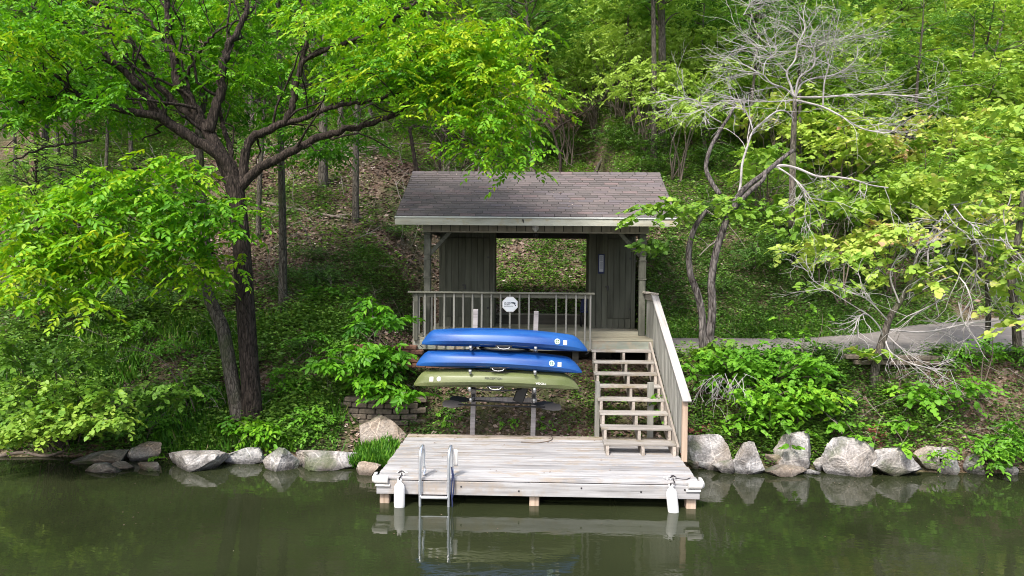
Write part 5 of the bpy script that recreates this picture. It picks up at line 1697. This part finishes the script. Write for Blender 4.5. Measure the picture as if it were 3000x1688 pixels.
# right edge bare thicket
ep = ground(2560, 900)
et = thing('bare_thicket_tree', ep, 'tangled half-bare tree at the right edge of the picture, twigs hanging over the path', 'tree')
b = MB(); EY_ = float(ep[1])
L5([(2562, 930), (2555, 800), (2545, 700), (2560, 600), (2575, 480)], [EY_, EY_], .09, .05, 1)
L5([(2480, 900), (2486, 800), (2480, 700), (2450, 620), (2440, 560)], [EY_ + .5, EY_], .06, .03, 1)
b.build('trunk', MT['bark2'], et, smooth=True)
wb = MB()
for k in range(34):
    p = at(rq.uniform(2370, 2600), rq.uniform(480, 760), rq.uniform(EY_ - 1.2, EY_ + .6))
    deadfan(rq, wb, p, np.array([rq.normal(-.1, .7), rq.normal(0, .5), rq.normal(-.5, .5)]), rq.uniform(.6, 1.3), .014, 2, .5, (1, 3), grav=-.04)
wb.build('bare_branches', MT['twig'], et)['kind'] = 'stuff'
prt = []
for cu, cv, ru, rv, y0, y1, nc, tn in [(2500, 600, 120, 120, EY_ - 1.2, EY_ + .4, 30, .66), (2540, 760, 60, 90, EY_ - 1, EY_, 10, .74), (2450, 420, 160, 90, EY_ - .8, EY_ + 1.4, 40, .60), (2560, 300, 90, 60, EY_ - .6, EY_ + 1, 16, .7)]:
    C = ellreg(rq, cu, cv, ru, rv, y0, y1, nc)
    prt.append(sprays(rq, clumps(rq, C, 4, .16, .05), 5, .26, .125, np.repeat(tn + rq.normal(0, .09, nc), 4), tj=.08, wr=.9, droop=.3))
crown('crown', et, prt, 'heart', MT['leafred'], nsingle=150, kind='stuff')
print('TIMING special')

# leaning shrub stems behind the roof
def stemthing(name, label, cat, paths, m, fan=0, grp=None, fanm='twigd', yy=None, leaves=None):
    u, v = paths[0][0][0]
    p = ground(u, v) if yy is None else at(u, v, yy)
    t = thing(name, p, label, cat, grp)
    bb = MB(); fb = MB()
    for pts, r0 in paths:
        w_ = L5(pts, [p[1], p[1]], r0, r0 * .5, 1, bb=bb, sides=7)
        for k in range(fan):
            i = rq.integers(len(w_) // 2, len(w_) - 1)
            deadfan(rq, fb, w_[i], norm(w_[i + 1] - w_[i]) + rq.normal(0, .45, 3), rq.uniform(.6, 1.4), r0 * .25, 2, .5, (1, 3))
    bb.build('stem', MT[m], t, smooth=True)
    if fan: fb.build('branches', MT[fanm], t)['kind'] = 'stuff'
    return t
stemthing('shrub_tree', 'dark leaning stem branching wide behind the right half of the roof', 'tree', [([(1492, 450), (1508, 412), (1540, 370), (1570, 330), (1600, 290)], .075), ([(1508, 412), (1520, 395), (1560, 385)], .02)], 'bark2', 8)
stemthing('shrub_tree', 'dark multi-stemmed tree beside the pale trunk behind the roof', 'tree', [([(1408, 450), (1410, 400), (1402, 370), (1390, 330), (1370, 285)], .07), ([(1405, 400), (1420, 350), (1412, 300), (1400, 260)], .05), ([(1392, 330), (1420, 310), (1460, 290), (1540, 240), (1620, 215)], .04)], 'bark', 7)
stemthing('shrub_tree', 'black curving trunk rising behind the left end of the roof ridge', 'tree', [([(1053, 450), (1043, 400), (1035, 350), (1032, 325), (1050, 315), (1082, 305)], .085), ([(1035, 345), (1018, 325), (1000, 310)], .04)], 'bark', 3)
stemthing('shrub_tree', 'thin twin stems behind the left half of the roof', 'tree', [([(1105, 450), (1108, 400), (1112, 350), (1105, 290)], .06), ([(1150, 445), (1165, 420), (1200, 395)], .04)], 'bark', 4)
# fallen logs and brush
def log(label, pts, r0, m='log', name='fallen_log', cat='log', y=None):
    w_ = [ground(u, v) + np.array([0, 0, r0 * .6]) for u, v in pts]
    bb = MB(); w_ = smoothline(w_, 4); bb.tube(w_, np.linspace(r0, r0 * .6, len(w_)), 8)
    return tag(bb.build(name, MT[m], None, smooth=True), label, cat, 'fallen wood on the slope')
log('long grey fallen log on the slope left of the roof', [(740, 396), (800, 385), (860, 380), (905, 383)], .12)
log('grey fallen log lying lower in the brush pile', [(700, 385), (770, 394), (830, 402), (900, 392)], .10)
log('thin fallen pole across the leaf litter left of the pavilion', [(660, 512), (740, 528), (820, 545), (900, 558)], .06)
log('dark fallen branch along the slope beside the eave', [(830, 550), (880, 545), (930, 560), (990, 575)], .05)
log('fallen dead branch behind the middle of the roof', [(1405, 320), (1430, 335), (1450, 345)], .05)
log('bent fallen branch on the slope above the pavilion, upper middle', [(1180, 340), (1230, 365), (1290, 385)], .05)
log('driftwood limb lying along the water at the far left', [(0, 1150), (60, 1143), (120, 1150), (190, 1128)], .035, 'twigd')
log('pale stick lying beside the rear left corner of the dock', [(985, 1128), (1010, 1112), (1040, 1098)], .018, 'log', 'stick', 'stick')
bp = ground(820, 385)
b = MB()
for k in range(60):
    o_ = bp + rq.normal(0, 1, 3) * np.array([1.6, .5, .12]) + np.array([0, 0, .1]); a_ = rq.uniform(-.5, .5)
    b.tube([o_, o_ + np.array([math.cos(a_), rq.normal(0, .3), rq.normal(.05, .12)]) * rq.uniform(.5, 1.6)], rq.uniform(.01, .03), 5)
tag(b.build('brush_pile', MT['log'], None), 'pile of dead branches around the fallen logs', 'brush pile', kind='stuff')

# ---------------------------------------------------------------- near bushes
def bush(label, regs, shape, m, llen, nl, stems=5, wr=.55, single=100, name='bush', cat='bush', base=None, slen=.28, per=5, rad=.12, droop=.3, stemr=.012, grp=None):
    p = ground(*base)
    t = thing(name, p, label, cat, grp)
    prt = []; sb = MB()
    for cu, cv, ru, rv, y0, y1, nc, tn in regs:
        C = ellreg(rq, cu, cv, ru, rv, y0, y1, nc)
        h = height(C[:, 0], C[:, 1]); C[:, 2] = np.maximum(C[:, 2], h + .06)
        prt.append(sprays(rq, clumps(rq, C, per, rad, rad * .35), nl, slen, llen, np.repeat(tn + rq.normal(0, .08, nc), per), tj=.06, wr=wr, droop=droop))
        for c in C[::3]: twiggy(rq, sb, p + rq.normal(0, .12, 3) * np.array([1, 1, 0]), c, stemr, .004)
    sb.build('stems', MT['twigd'], t, smooth=True)['kind'] = 'stuff'
    crown('leaves', t, prt, shape, MT[m], nsingle=single, kind='stuff')
    return t
bush('broad-leaved sapling reaching towards the left end of the kayaks', [(960, 790, 65, 45, 3.3, 4.3, 14, .42), (900, 905, 90, 38, 2.8, 3.6, 20, .55), (980, 895, 60, 30, 2.8, 3.6, 14, .45), (950, 965, 70, 28, 2.8, 3.4, 12, .5), (1010, 985, 30, 12, 2.7, 3.1, 4, .5)], 'oval', 'leaf', .15, 7, base=(955, 1000), single=160, wr=.5)
bush('mound of bright vines on the bank right of the stairs', [(1830, 925, 100, 45, 2.7, 3.9, 70, .55), (1980, 935, 110, 50, 2.7, 3.9, 75, .5), (1930, 1000, 90, 45, 2.3, 3.2, 55, .68), (2040, 1010, 70, 35, 2.4, 3.2, 36, .78), (1900, 890, 120, 25, 3.5, 4.1, 34, .55), (1890, 1060, 80, 15, 2.2, 2.6, 10, .6)], 'heart', 'leafcool', .08, 6, base=(1920, 1010), single=160, wr=.85, slen=.2, name='vine_mound', cat='vine')
bush('pale yellow green redbud bush overhanging the water at the lower left', [(120, 890, 150, 35, .9, 2.4, 34, .2), (110, 985, 170, 40, .6, 2.0, 58, .34), (190, 1045, 130, 35, .5, 1.7, 60, .5), (50, 1080, 90, 28, .5, 1.5, 34, .52), (400, 985, 110, 24, 1.2, 2.4, 16, .25), (10, 870, 60, 50, .8, 2, 16, .25)], 'heart', 'leafred', .074, 7, base=(150, 1125), single=200, wr=.88, name='redbud_bush')
bush('small leafy shrub at the foot of the big tree', [(640, 1085, 50, 25, TY - .6, TY - .2, 12, .65), (610, 1060, 30, 15, TY - .5, TY - .2, 5, .55)], 'oval', 'leaf', .12, 6, base=(640, 1120), single=40)
bush('green sprig climbing through the right side of the stairs', [(1672, 1020, 14, 24, 2.7, 2.9, 8, .62), (1655, 998, 12, 6, 2.7, 2.9, 3, .6), (1683, 1050, 10, 12, 2.4, 2.6, 3, .6)], 'heart', 'leafcool', .085, 4, base=(1685, 1085), single=30, wr=.85, slen=.1, per=3, rad=.05, name='climbing_vine', cat='vine')
bush('vine leaves hanging over the striped boulder on the right shore', [(2020, 1085, 36, 10, 2.3, 2.5, 5, .62), (1995, 1125, 14, 8, 1.95, 2.1, 2, .6)], 'heart', 'leafcool', .09, 4, base=(2010, 1090), single=20, wr=.85, slen=.12, per=3, rad=.06, name='trailing_vine', cat='vine')
bush('vine patch above the largest boulder', [(2130, 1070, 45, 10, 2.5, 2.8, 7, .6), (2165, 1100, 18, 8, 2.0, 2.2, 3, .62)], 'heart', 'leafcool', .09, 4, base=(2130, 1085), single=20, wr=.85, slen=.12, per=3, rad=.06, name='trailing_vine', cat='vine')
bush('bright vine leaves hanging over the sloping pale boulder', [(2270, 1065, 55, 14, 2.4, 2.7, 8, .6), (2275, 1128, 18, 14, 1.8, 1.95, 4, .75)], 'heart', 'leafcool', .09, 4, base=(2270, 1075), single=30, wr=.85, slen=.12, per=3, rad=.06, name='trailing_vine', cat='vine')
bush('bright weeds between the pale stones and the upright block at the right', [(2370, 1145, 22, 22, 1.9, 2.1, 7, .75)], 'oval', 'leafcool', .09, 5, base=(2370, 1150), single=20, per=3, rad=.06, slen=.15, name='weed_clump', cat='weeds')
bush('bright green weeds beside the water at the right edge', [(2500, 1135, 50, 28, 1.9, 2.3, 16, .6), (2555, 1100, 30, 40, 2.0, 2.4, 10, .5)], 'oval', 'leafcool', .10, 6, base=(2510, 1140), single=40, slen=.2, name='weed_clump', cat='weeds')
bush('yellow green leafy shoots on the right bank below the path', [(2310, 990, 60, 25, 2.6, 3.2, 9, .62), (2420, 985, 60, 30, 2.6, 3.2, 9, .5)], 'heart', 'leafcool', .10, 5, base=(2340, 1010), single=30, wr=.85)
bush('slender sapling with pale leaves in front of the path', [(1990, 850, 50, 60, 3.6, 4.0, 8, .75), (2040, 800, 30, 50, 3.7, 4.1, 4, .75)], 'heart', 'leafcool', .08, 4, base=(1998, 1100), single=20, wr=.85, per=3, slen=.16, name='sapling', cat='sapling')
for k, (u, v) in enumerate([(400, 1150), (760, 1095), (1130, 1070), (1370, 1078), (1290, 1070), (1120, 1050)]):
    labs = ['small weed among the left shore stones', 'weed behind the tall lumpy stone', 'leafy weed behind the dock left of the left rack post', 'leafy weed behind the dock left of the stairs', 'leafy weed behind the dock between the rack posts', 'small weed on the litter under the green kayak']
    q = ground(u, v); bush(labs[k], [(u, v - 8, 26, 9, q[1] - .15, q[1] + .15, 4, .6)], 'oval', 'leafcool', .07, 6, base=(u, v), single=0, per=3, rad=.07, slen=.12, name='weed_clump', cat='weeds')
k = 0
side = ['leftmost', 'second', 'third', 'fourth', 'fifth', 'sixth', 'seventh', 'eighth', 'ninth', 'tenth', 'eleventh', 'twelfth', 'thirteenth', 'fourteenth', 'fifteenth', 'sixteenth', 'seventeenth', 'eighteenth', 'nineteenth', 'twentieth', 'last']
for (u, v, ru, rv, nc, tn) in [(1830, 110, 130, 60, 34, .5), (2050, 50, 150, 60, 44, .52), (2260, 100, 150, 70, 50, .5), (2470, 60, 150, 70, 50, .55), (2430, 200, 150, 70, 50, .6), (2260, 230, 120, 60, 36, .55),
      (2130, 350, 120, 60, 34, .5), (2330, 350, 140, 70, 44, .6), (2520, 330, 110, 80, 44, .66), (2190, 470, 120, 45, 30, .45), (2330, 500, 140, 50, 34, .55), (2480, 470, 110, 60, 34, .66), (1960, 280, 120, 60, 30, .55), (1980, 170, 140, 60, 24, .55), (1930, 400, 120, 40, 16, .4), (2060, 520, 110, 40, 18, .4), (2480, 560, 110, 50, 26, .66), (2110, 620, 110, 30, 14, .52), (2230, 590, 110, 30, 16, .6)]:
    bs = ground(u + rq.uniform(-30, 30), min(v + 150, 790)); yb = bs[1]
    zs = max(1, (yb + 10.5) / 24)
    bush(side[k] + ' of the yellow green redbuds on the right hillside, from the top left', [(u, v, ru, rv, yb - 1.6, yb + 1.2, nc, tn + .12)], 'heart', 'leafred', .155 * zs, 6, base=((u), min(v + 150, 790)), single=0, wr=.85, name='redbud_tree', cat='tree', slen=.42 * zs, per=7, rad=.24 * zs, stemr=.03, grp='redbuds covering the right hillside')
    k += 1
k = 0
for (u, v, ru, rv, nc, tn) in [(1380, 20, 100, 40, 22, .66), (1520, 10, 110, 40, 26, .66), (1680, 20, 120, 40, 26, .66), (1560, 110, 110, 50, 28, .66), (1780, 60, 110, 50, 26, .6), (1800, 180, 110, 40, 20, .6), (1440, 60, 110, 60, 34, .62), (1600, 40, 110, 60, 34, .62), (1720, 110, 90, 60, 26, .66), (1500, 160, 110, 45, 30, .66), (1620, 200, 120, 45, 30, .62), (1430, 230, 80, 30, 12, .55), (1700, 270, 90, 30, 14, .6)]:
    bs = ground(u, v + 190); yb = bs[1]
    zs = max(1, (yb + 10.5) / 26)
    bush(side[k] + ' of the pale green saplings above the roof ridge, from the top left', [(u, v, ru, rv, yb - 1.6, yb + 1.2, int(nc * 1.6), tn + .28)], 'oval', 'leafbg', .15 * zs, 8, base=(u, v + 190), single=0, name='sapling_tree', cat='tree', slen=.42 * zs, per=7, rad=.26 * zs, stemr=.03, grp='pale green saplings above the roof ridge')
    k += 1
for (u, v, ru, rv, nc, tn, lab) in [
    (330, 830, 80, 28, 14, .5, 'bright weedy shrub on the left bank just below the low branches'),
    (450, 880, 70, 30, 14, .45, 'leafy weed clump left of the leaning second trunk'),
    (520, 1000, 50, 35, 12, .5, 'tall weeds at the left foot of the second trunk'),
    (390, 1070, 70, 30, 14, .45, 'leafy undergrowth behind the left shore stones'),
    (720, 960, 60, 40, 14, .42, 'tall weeds just right of the big trunk'),
    (790, 1050, 60, 30, 14, .45, 'leafy undergrowth between the big trunk and the block wall'),
    (800, 870, 60, 35, 12, .38, 'dark leafy shrub on the slope left of the broad-leaved sapling'),
    (700, 1085, 45, 22, 9, .55, 'low bright weeds right behind the tall lumpy shore stone'),
    (840, 730, 60, 30, 10, .4, 'shrub on the slope left of the porch railing'),
    (2480, 880, 80, 22, 14, .5, 'weedy shrub growing over the lower edge of the path at the right edge'),
    (2380, 900, 50, 18, 8, .5, 'low vine shrub at the lower edge of the path right of the leaning tree'),
    (240, 760, 80, 35, 12, .42, 'shrub half hidden under the low bright branches')]:
    q = ground(u, min(v + rv, 1120)); 
    bush(lab, [(u, v, ru, rv, q[1] - .35, q[1] + .25, nc, tn)], 'oval', 'leafcool', .088, 7, base=(u, min(v + rv, 1120)), single=0, name='undergrowth_shrub', cat='shrub', slen=.24, per=5, rad=.12, stemr=.008)
# dead twig tangle right of the stairs
q = ground(1800, 960); tw = thing('twig_tangle', q, 'grey tangle of bare twigs spilling below the vine mound', 'twigs'); b = MB()
for k in range(26):
    deadfan(rq, b, at(rq.uniform(1770, 1880), rq.uniform(935, 960), rq.uniform(2.5, 3.0)), (rq.normal(0, .7), rq.normal(-.3, .3), rq.normal(-.7, .4)), rq.uniform(.3, .6), .006, 1, .5, (1, 3), grav=-.08)
b.build('bare_stems', MT['twig'], tw)['kind'] = 'stuff'
# thin bare saplings at right bank
for (pts, lab) in [([(2470, 1000), (2478, 960), (2495, 900), (2498, 840)], 'thin pale twin sapling on the bank at the right, right stem'), ([(2468, 1000), (2470, 930), (2478, 870)], 'thin pale twin sapling on the bank at the right, left stem'), ([(2340, 985), (2340, 950), (2335, 920)], 'short bare vine stem hanging below the path wall')]:
    stemthing('bare_sapling', lab, 'sapling', [(pts, .014)], 'twigd')
for (pts, lab) in [([(480, 1040), (440, 950), (400, 900), (330, 870)], 'arching bare sapling on the left bank, leaning left'), ([(500, 1060), (470, 980), (430, 900)], 'arching bare sapling on the left bank, nearer the big tree')]:
    stemthing('bare_sapling', lab, 'sapling', [(pts, .014)], 'twigd', 3)

# ---------------------------------------------------------------- ground cover, litter, grass (uncountable)
rc = np.random.default_rng(123)
def scatter(n, x0, x1, y0, y1, dens):
    x = rc.uniform(x0, x1, n); y = rc.uniform(y0, y1, n)
    t_ = (x - 2.3 + .028 * (y + 10)) / (y + 10.5)
    keep = (np.abs(t_) < .86) & (rc.random(n) < dens(x, y))
    keep &= ~((x > 5.0) & (y > np.interp(x, PX, PN) + .03) & (y < np.interp(x, PX, PF) - .03))
    keep &= ~((x > -.35) & (x < 5.05) & (y > 4.6) & (y < 8.3))
    keep &= ~((x > -.1) & (x < 5.0) & (y < 2.85))
    x, y = x[keep], y[keep]
    return np.stack([x, y, height(x, y)], -1)
def green(x, y):
    n = fbm(x * .55 + 9, y * .55, 3) * 1.6 + .5
    left = sm(-x, -1.5, .5)
    g_ = np.clip(n, 0, 1)
    nearleft = (x < -.2) & (y < 3.7)
    midleft = (x < 1.0) & (y >= 4.8) & (y < 16)
    right = (x > 5)
    rbank = (x > 5) & (y < 4.3)
    under = (x > -.3) & (x < 5) & (y < 5)
    out = np.where(nearleft, .95, np.where(midleft | ((x < -.2) & (y < 4.9)), np.clip((n - .40) * 2.6, .06, 1), np.where(right, np.clip(.55 + n * .8, 0, 1), np.clip((n - .1) * 1.7, .1, 1))))
    out = np.where(rbank, np.clip((n - .25) * 2.2, .1, 1), out)
    out = np.where((x > -1.35) & (x < .1) & (y > 2.3) & (y < 3.6), .04, out)
    out = np.where(under, np.clip((n - .5) * 2.0, .03, .4), out)
    return out
def plants(P, nl, ll, tn0, hgt):
    n = len(P)
    az = rc.uniform(0, 2 * np.pi, (n, nl)); el = rc.uniform(.1, 1.0, (n, nl))
    d = np.stack([np.cos(az) * np.cos(el), np.sin(az) * np.cos(el), np.sin(el) * .8], -1)
    pos = P[:, None] + d * rc.uniform(.0, 1, (n, nl, 1)) * hgt * .7 + np.array([0, 0, 1]) * rc.uniform(0, hgt, (n, nl, 1))
    nn = np.array([0, 0, 1.0]) + rc.normal(0, .45, (n, nl, 3))
    dd = d * np.array([1, 1, .3])
    ln = ll * rc.uniform(.6, 1.4, (n, nl))
    pt = tn0 + .6 * fbm(P[:, 0] * .8, P[:, 1] * .8 + 70, 2) + rc.normal(0, .08, n)
    tt = np.clip(pt[:, None] + rc.normal(0, .1, (n, nl)), 0, 1)
    f = lambda q: q.reshape(-1, q.shape[-1])
    return f(pos), f(dd), f(nn), ln.ravel(), (ln * .6).ravel(), tt.ravel()
def stuffmesh(name, parts, shape, m, label):
    pos, d, n, ln, wd, tt = cat_(parts)
    V, F = leafverts(pos, d, n, ln, wd, shape)
    o = link(name, npmesh(name, V, F, MT[m], tint=np.repeat(tt, len(SHAPE[shape][1]))), None, (0, 0, 0))
    tag(o, label, 'ground cover', kind='stuff')
A = scatter(62000, -11, 14, 2.3, 9.5, green)
A2 = scatter(15000, -10, -.3, 2.4, 7, lambda x, y: np.clip(fbm(x * 1.3, y * 1.3 + 5, 2) * 3 + .35, 0, 1) * (x < -1.4))
A3 = scatter(13000, 5.1, 14, 2.5, 4.2, lambda x, y: np.clip(fbm(x * 1.3, y * 1.3 + 5, 2) * 3.5 + .2, 0, 1))
B = scatter(60000, -17, 20, 9.5, 22, lambda x, y: green(x, y) * .9)
C_ = scatter(26000, -26, 30, 22, 46, lambda x, y: green(x, y) * .7)
stuffmesh('ground_cover', [plants(A, 6, .062, .5, .13), plants(A2, 7, .085, .62, .3), plants(A3, 6, .07, .6, .25), plants(B, 6, .09, .66, .2), plants(C_, 6, .16, .56, .35)], 'rhomb', 'cover', 'low green plants and ivy covering the banks and slope')
A = scatter(52000, -11, 14, 2.3, 9.5, lambda x, y: np.clip(1.1 - green(x, y), .15, 1) * np.where(y < 4.9, .8, 1))
B = scatter(60000, -17, 20, 9.5, 24, lambda x, y: np.clip(1.1 - green(x, y), .12, 1) * np.ones_like(x))
def flakes(P, ll):
    n = len(P); az = rc.uniform(0, 2 * np.pi, n)
    d = np.stack([np.cos(az), np.sin(az), rc.normal(0, .25, n)], -1)
    nn = np.array([0, -.3, 1.0]) + rc.normal(0, .5, (n, 3))
    ln = ll * rc.uniform(.5, 1.5, n)
    tt = np.clip(.45 + .8 * fbm(P[:, 0] * .5 + 30, P[:, 1] * .5, 2) + rc.normal(0, .2, n), 0, 1)
    return P + np.array([0, 0, .02]) + rc.uniform(0, .03, (n, 1)) * np.array([0, 0, 1]), d, nn, ln, ln * .6, tt
stuffmesh('leaf_litter', [flakes(A, .085), flakes(B, .13)], 'rhomb', 'litter', 'dry brown fallen leaves covering the slope')
def blades(P, ll, w_, tn):
    n = len(P); az = rc.uniform(0, 2 * np.pi, n)
    d = np.stack([np.cos(az) * .5, np.sin(az) * .5, rc.uniform(.5, 1.2, n)], -1)
    nn = np.stack([np.cos(az), np.sin(az), np.zeros(n)], -1) + rc.normal(0, .3, (n, 3))
    ln = ll * rc.uniform(.5, 1.5, n)
    return P, d, nn, ln, np.full(n, w_), np.clip(tn + rc.normal(0, .2, n), 0, 1)
def grassd(x, y):
    return np.clip(fbm(x * .9, y * .9 + 12, 3) * 2.5 + .3, 0, 1) * np.where((x > -1.4) & (y > 2.4), .04, 1)
G_ = scatter(42000, -9, -.4, 2.35, 6.2, grassd)
G2_ = scatter(2000, -.9, -.15, 1.9, 2.5, lambda x, y: np.ones_like(x))
G3_ = scatter(26000, 5.0, 13, 5.6, 7.4, lambda x, y: np.clip(1 - (y - np.interp(x, PX, PF)) * .9, 0, 1))
stuffmesh('grass', [blades(G_, .24, .010, .5), blades(G2_, .2, .012, .5), blades(G3_, .12, .012, .5)], 'rhomb', 'grass', 'long grass blades on the left bank and along the path')
# grass tuft spilling over between the pointed boulder and the dock
gp = at(950, 1150, 2.25); gt = thing('grass_tuft', (gp[0], 2.25, .25), 'thick green grass tuft spilling over the stones at the left side of the dock', 'grass')
n = 2600
px_ = at(900, 1150, 2.3)[0] + rc.uniform(0, 1, n) * (at(1000, 1110, 2.3)[0] - at(900, 1150, 2.3)[0])
yy = rc.uniform(1.75, 2.45, n)
top = .16 + .24 * np.exp(-((px_ - gp[0] - .12) / .3) ** 2) * sm(yy, 1.7, 2.5)
P = np.stack([px_, yy, rc.uniform(.1, 1, n) * top], -1)
V, F = leafverts(*blades(P, .13, .014, .45)[:5], 'rhomb')
o = link('blades', npmesh('blades', V - WORLD[gt.name], F, MT['grass'], tint=np.repeat(np.clip(.45 + rc.normal(0, .15, n), 0, 1), 2)), gt, WORLD[gt.name]); o['kind'] = 'stuff'
# leaves and petals drifting on the water along the shore
n = 420
x = rc.uniform(-9, 13, n); y = 2.1 - np.abs(rc.normal(0, 1, n)) * np.where(rc.random(n) < .6, .45, 3.5)
kp = ~((x > -.2) & (x < 5.1) & (y > -.2)); x, y = x[kp], y[kp]; n = len(x)
az = rc.uniform(0, 6.28, n)
fl_p = (np.stack([x, y, np.full(n, .006)], -1), np.stack([np.cos(az), np.sin(az), 0 * az], -1), np.tile([0, 0, 1.0], (n, 1)), rc.uniform(.01, .03, n), rc.uniform(.008, .02, n), np.clip(rc.normal(.45, .2, n), 0, 1))
V, F = leafverts(*fl_p[:5], 'rhomb'); V[:, 2] = np.maximum(V[:, 2], .004)
o = link('floating_leaves', npmesh('floating_leaves', V, F, MT['litter'], tint=np.repeat(fl_p[5], 2)), None, (0, 0, 0))
tag(o, 'tiny leaves and petals floating on the lake near the shore', 'leaves', kind='stuff')
# fallen leaves lying on the roof, the porch and the dock
P = []
for _ in range(60):
    s_ = rc.uniform(.1, SLN - .1); yy_, zz_ = onroof(s_, .03); P.append((rc.uniform(EX0 + .1, EX1 - .1), yy_, zz_))
for _ in range(40): P.append((rc.uniform(.1, 4.8), 2.8 - abs(rc.normal(0, .25)), DZ + .005))
for _ in range(20): P.append((rc.uniform(.1, 4.8), rc.uniform(.2, 2.7), DZ + .005))
P = np.array(P); n = len(P); az = rc.uniform(0, 6.28, n)
nn = np.where((P[:, 2] > 3)[:, None], np.array([0, -sn, cs]), np.array([0, 0, 1.0]))
d_ = np.stack([np.cos(az), np.sin(az) * np.where(P[:, 2] > 3, cs, 1), np.sin(az) * np.where(P[:, 2] > 3, sn, 0)], -1)
V, F = leafverts(P + nn * .006, d_, nn, rc.uniform(.02, .06, n), rc.uniform(.015, .035, n), 'rhomb')
o = link('scattered_leaves', npmesh('scattered_leaves', V, F, MT['litter'], tint=np.repeat(rc.uniform(.2, .9, n), 2)), None, (0, 0, 0))
tag(o, 'few dead leaves lying on the roof and the dock boards', 'leaves', kind='stuff')
# sticks in the litter
b = MB()
for p in scatter(260, -11, 14, 2.6, 16, lambda x, y: np.ones_like(x)):
    a_ = rc.uniform(0, 6.28); L_ = rc.uniform(.3, 1.3)
    q = p + np.array([math.cos(a_), math.sin(a_), 0]) * L_
    q[2] = hz(q[0], q[1])
    up_ = np.array([0, 0, .05])
    b.tube([p + up_, (p + q) / 2 + up_ + rc.normal(0, .04, 3), q + up_], rc.uniform(.006, .016), 4, cap=False)
tag(b.build('fallen_twigs', MT['twigd'], None, (0, 0, 0)), 'thin dead twigs scattered over the leaf litter', 'twigs', kind='stuff')
# grey twig clutter of the understorey
b = MB()
for p in scatter(420, -20, 22, 8.6, 32, lambda x, y: np.ones_like(x)):
    deadfan(rc, b, p, (rc.normal(0, .5), rc.normal(-.1, .3), rc.uniform(.3, 1)), rc.uniform(.7, 1.9), rc.uniform(.008, .018), 1, .6, (1, 3))
for p in scatter(90, -11, -.8, 2.8, 8.6, lambda x, y: np.ones_like(x)):
    deadfan(rc, b, p, (rc.normal(0, .6), rc.normal(-.1, .3), rc.uniform(.2, 1)), rc.uniform(.3, .9), rc.uniform(.005, .01), 1, .6, (1, 3))
for p in scatter(70, 5.2, 14, 2.5, 4.1, lambda x, y: np.ones_like(x)):
    deadfan(rc, b, p, (rc.normal(0, .6), rc.normal(-.2, .3), rc.uniform(-.1, 1)), rc.uniform(.3, .8), rc.uniform(.005, .009), 1, .6, (1, 3))
tag(b.build('underbrush', MT['twigg'], None, (0, 0, 0)), 'grey leafless twigs of the undergrowth all over the slope', 'underbrush', kind='stuff')
print('TIMING end', len(bpy.data.objects), sum(len(m.polygons) for m in bpy.data.meshes))

# copies of one kind: tell them apart by their order across the photo
ORD = ['leftmost', 'second from the left', 'third from the left', 'fourth from the left', 'fifth from the left', 'sixth from the left', 'seventh from the left', 'eighth from the left', 'ninth from the left', 'tenth from the left', 'eleventh from the left', 'twelfth from the left', 'thirteenth from the left', 'fourteenth from the left', 'fifteenth from the left', 'sixteenth from the left', 'seventeenth from the left', 'eighteenth from the left', 'nineteenth from the left', 'rightmost']
grp_ = {}
for o in S.objects:
    if o.parent is None and 'group' in o.keys() and 'label' in o.keys(): grp_.setdefault((o['group'], o['label']), []).append(o)
SHORT = {'yellow green redbud on the bright slope behind the dead tree': 'redbud on the bright slope behind the dead tree',
 'small yellow green redbud in the bright thicket at the right above the path': 'small redbud in the thicket above the path',
 'yellow green tree in the bright mass on the upper right hillside': 'tree in the bright upper right hillside mass',
 'light green tree on the upper hillside above the roof': 'light green tree on the hillside above the roof',
 'leafy tree in the dark green forest above and behind the big tree': 'leafy forest tree above and behind the big tree',
 'low dark shrub on the slope between the big tree and the pavilion': 'low dark shrub between the big tree and the pavilion',
 'low green shrub on the left slope below the bright branches': 'low shrub on the left slope below the bright branches',
 'young pale green tree low on the slope above the roof ridge': 'young pale green tree just above the roof ridge'}
for (gq, lb_), os_ in grp_.items():
    if 1 < len(os_) <= 20:
        os_.sort(key=lambda o: np.dot(np.array(o.location) - CAM, RX) / np.dot(np.array(o.location) - CAM, F_))
        for i, o in enumerate(os_):
            o['label'] = SHORT.get(lb_, lb_) + ', ' + (ORD[i] if i < len(os_) - 1 else 'rightmost')
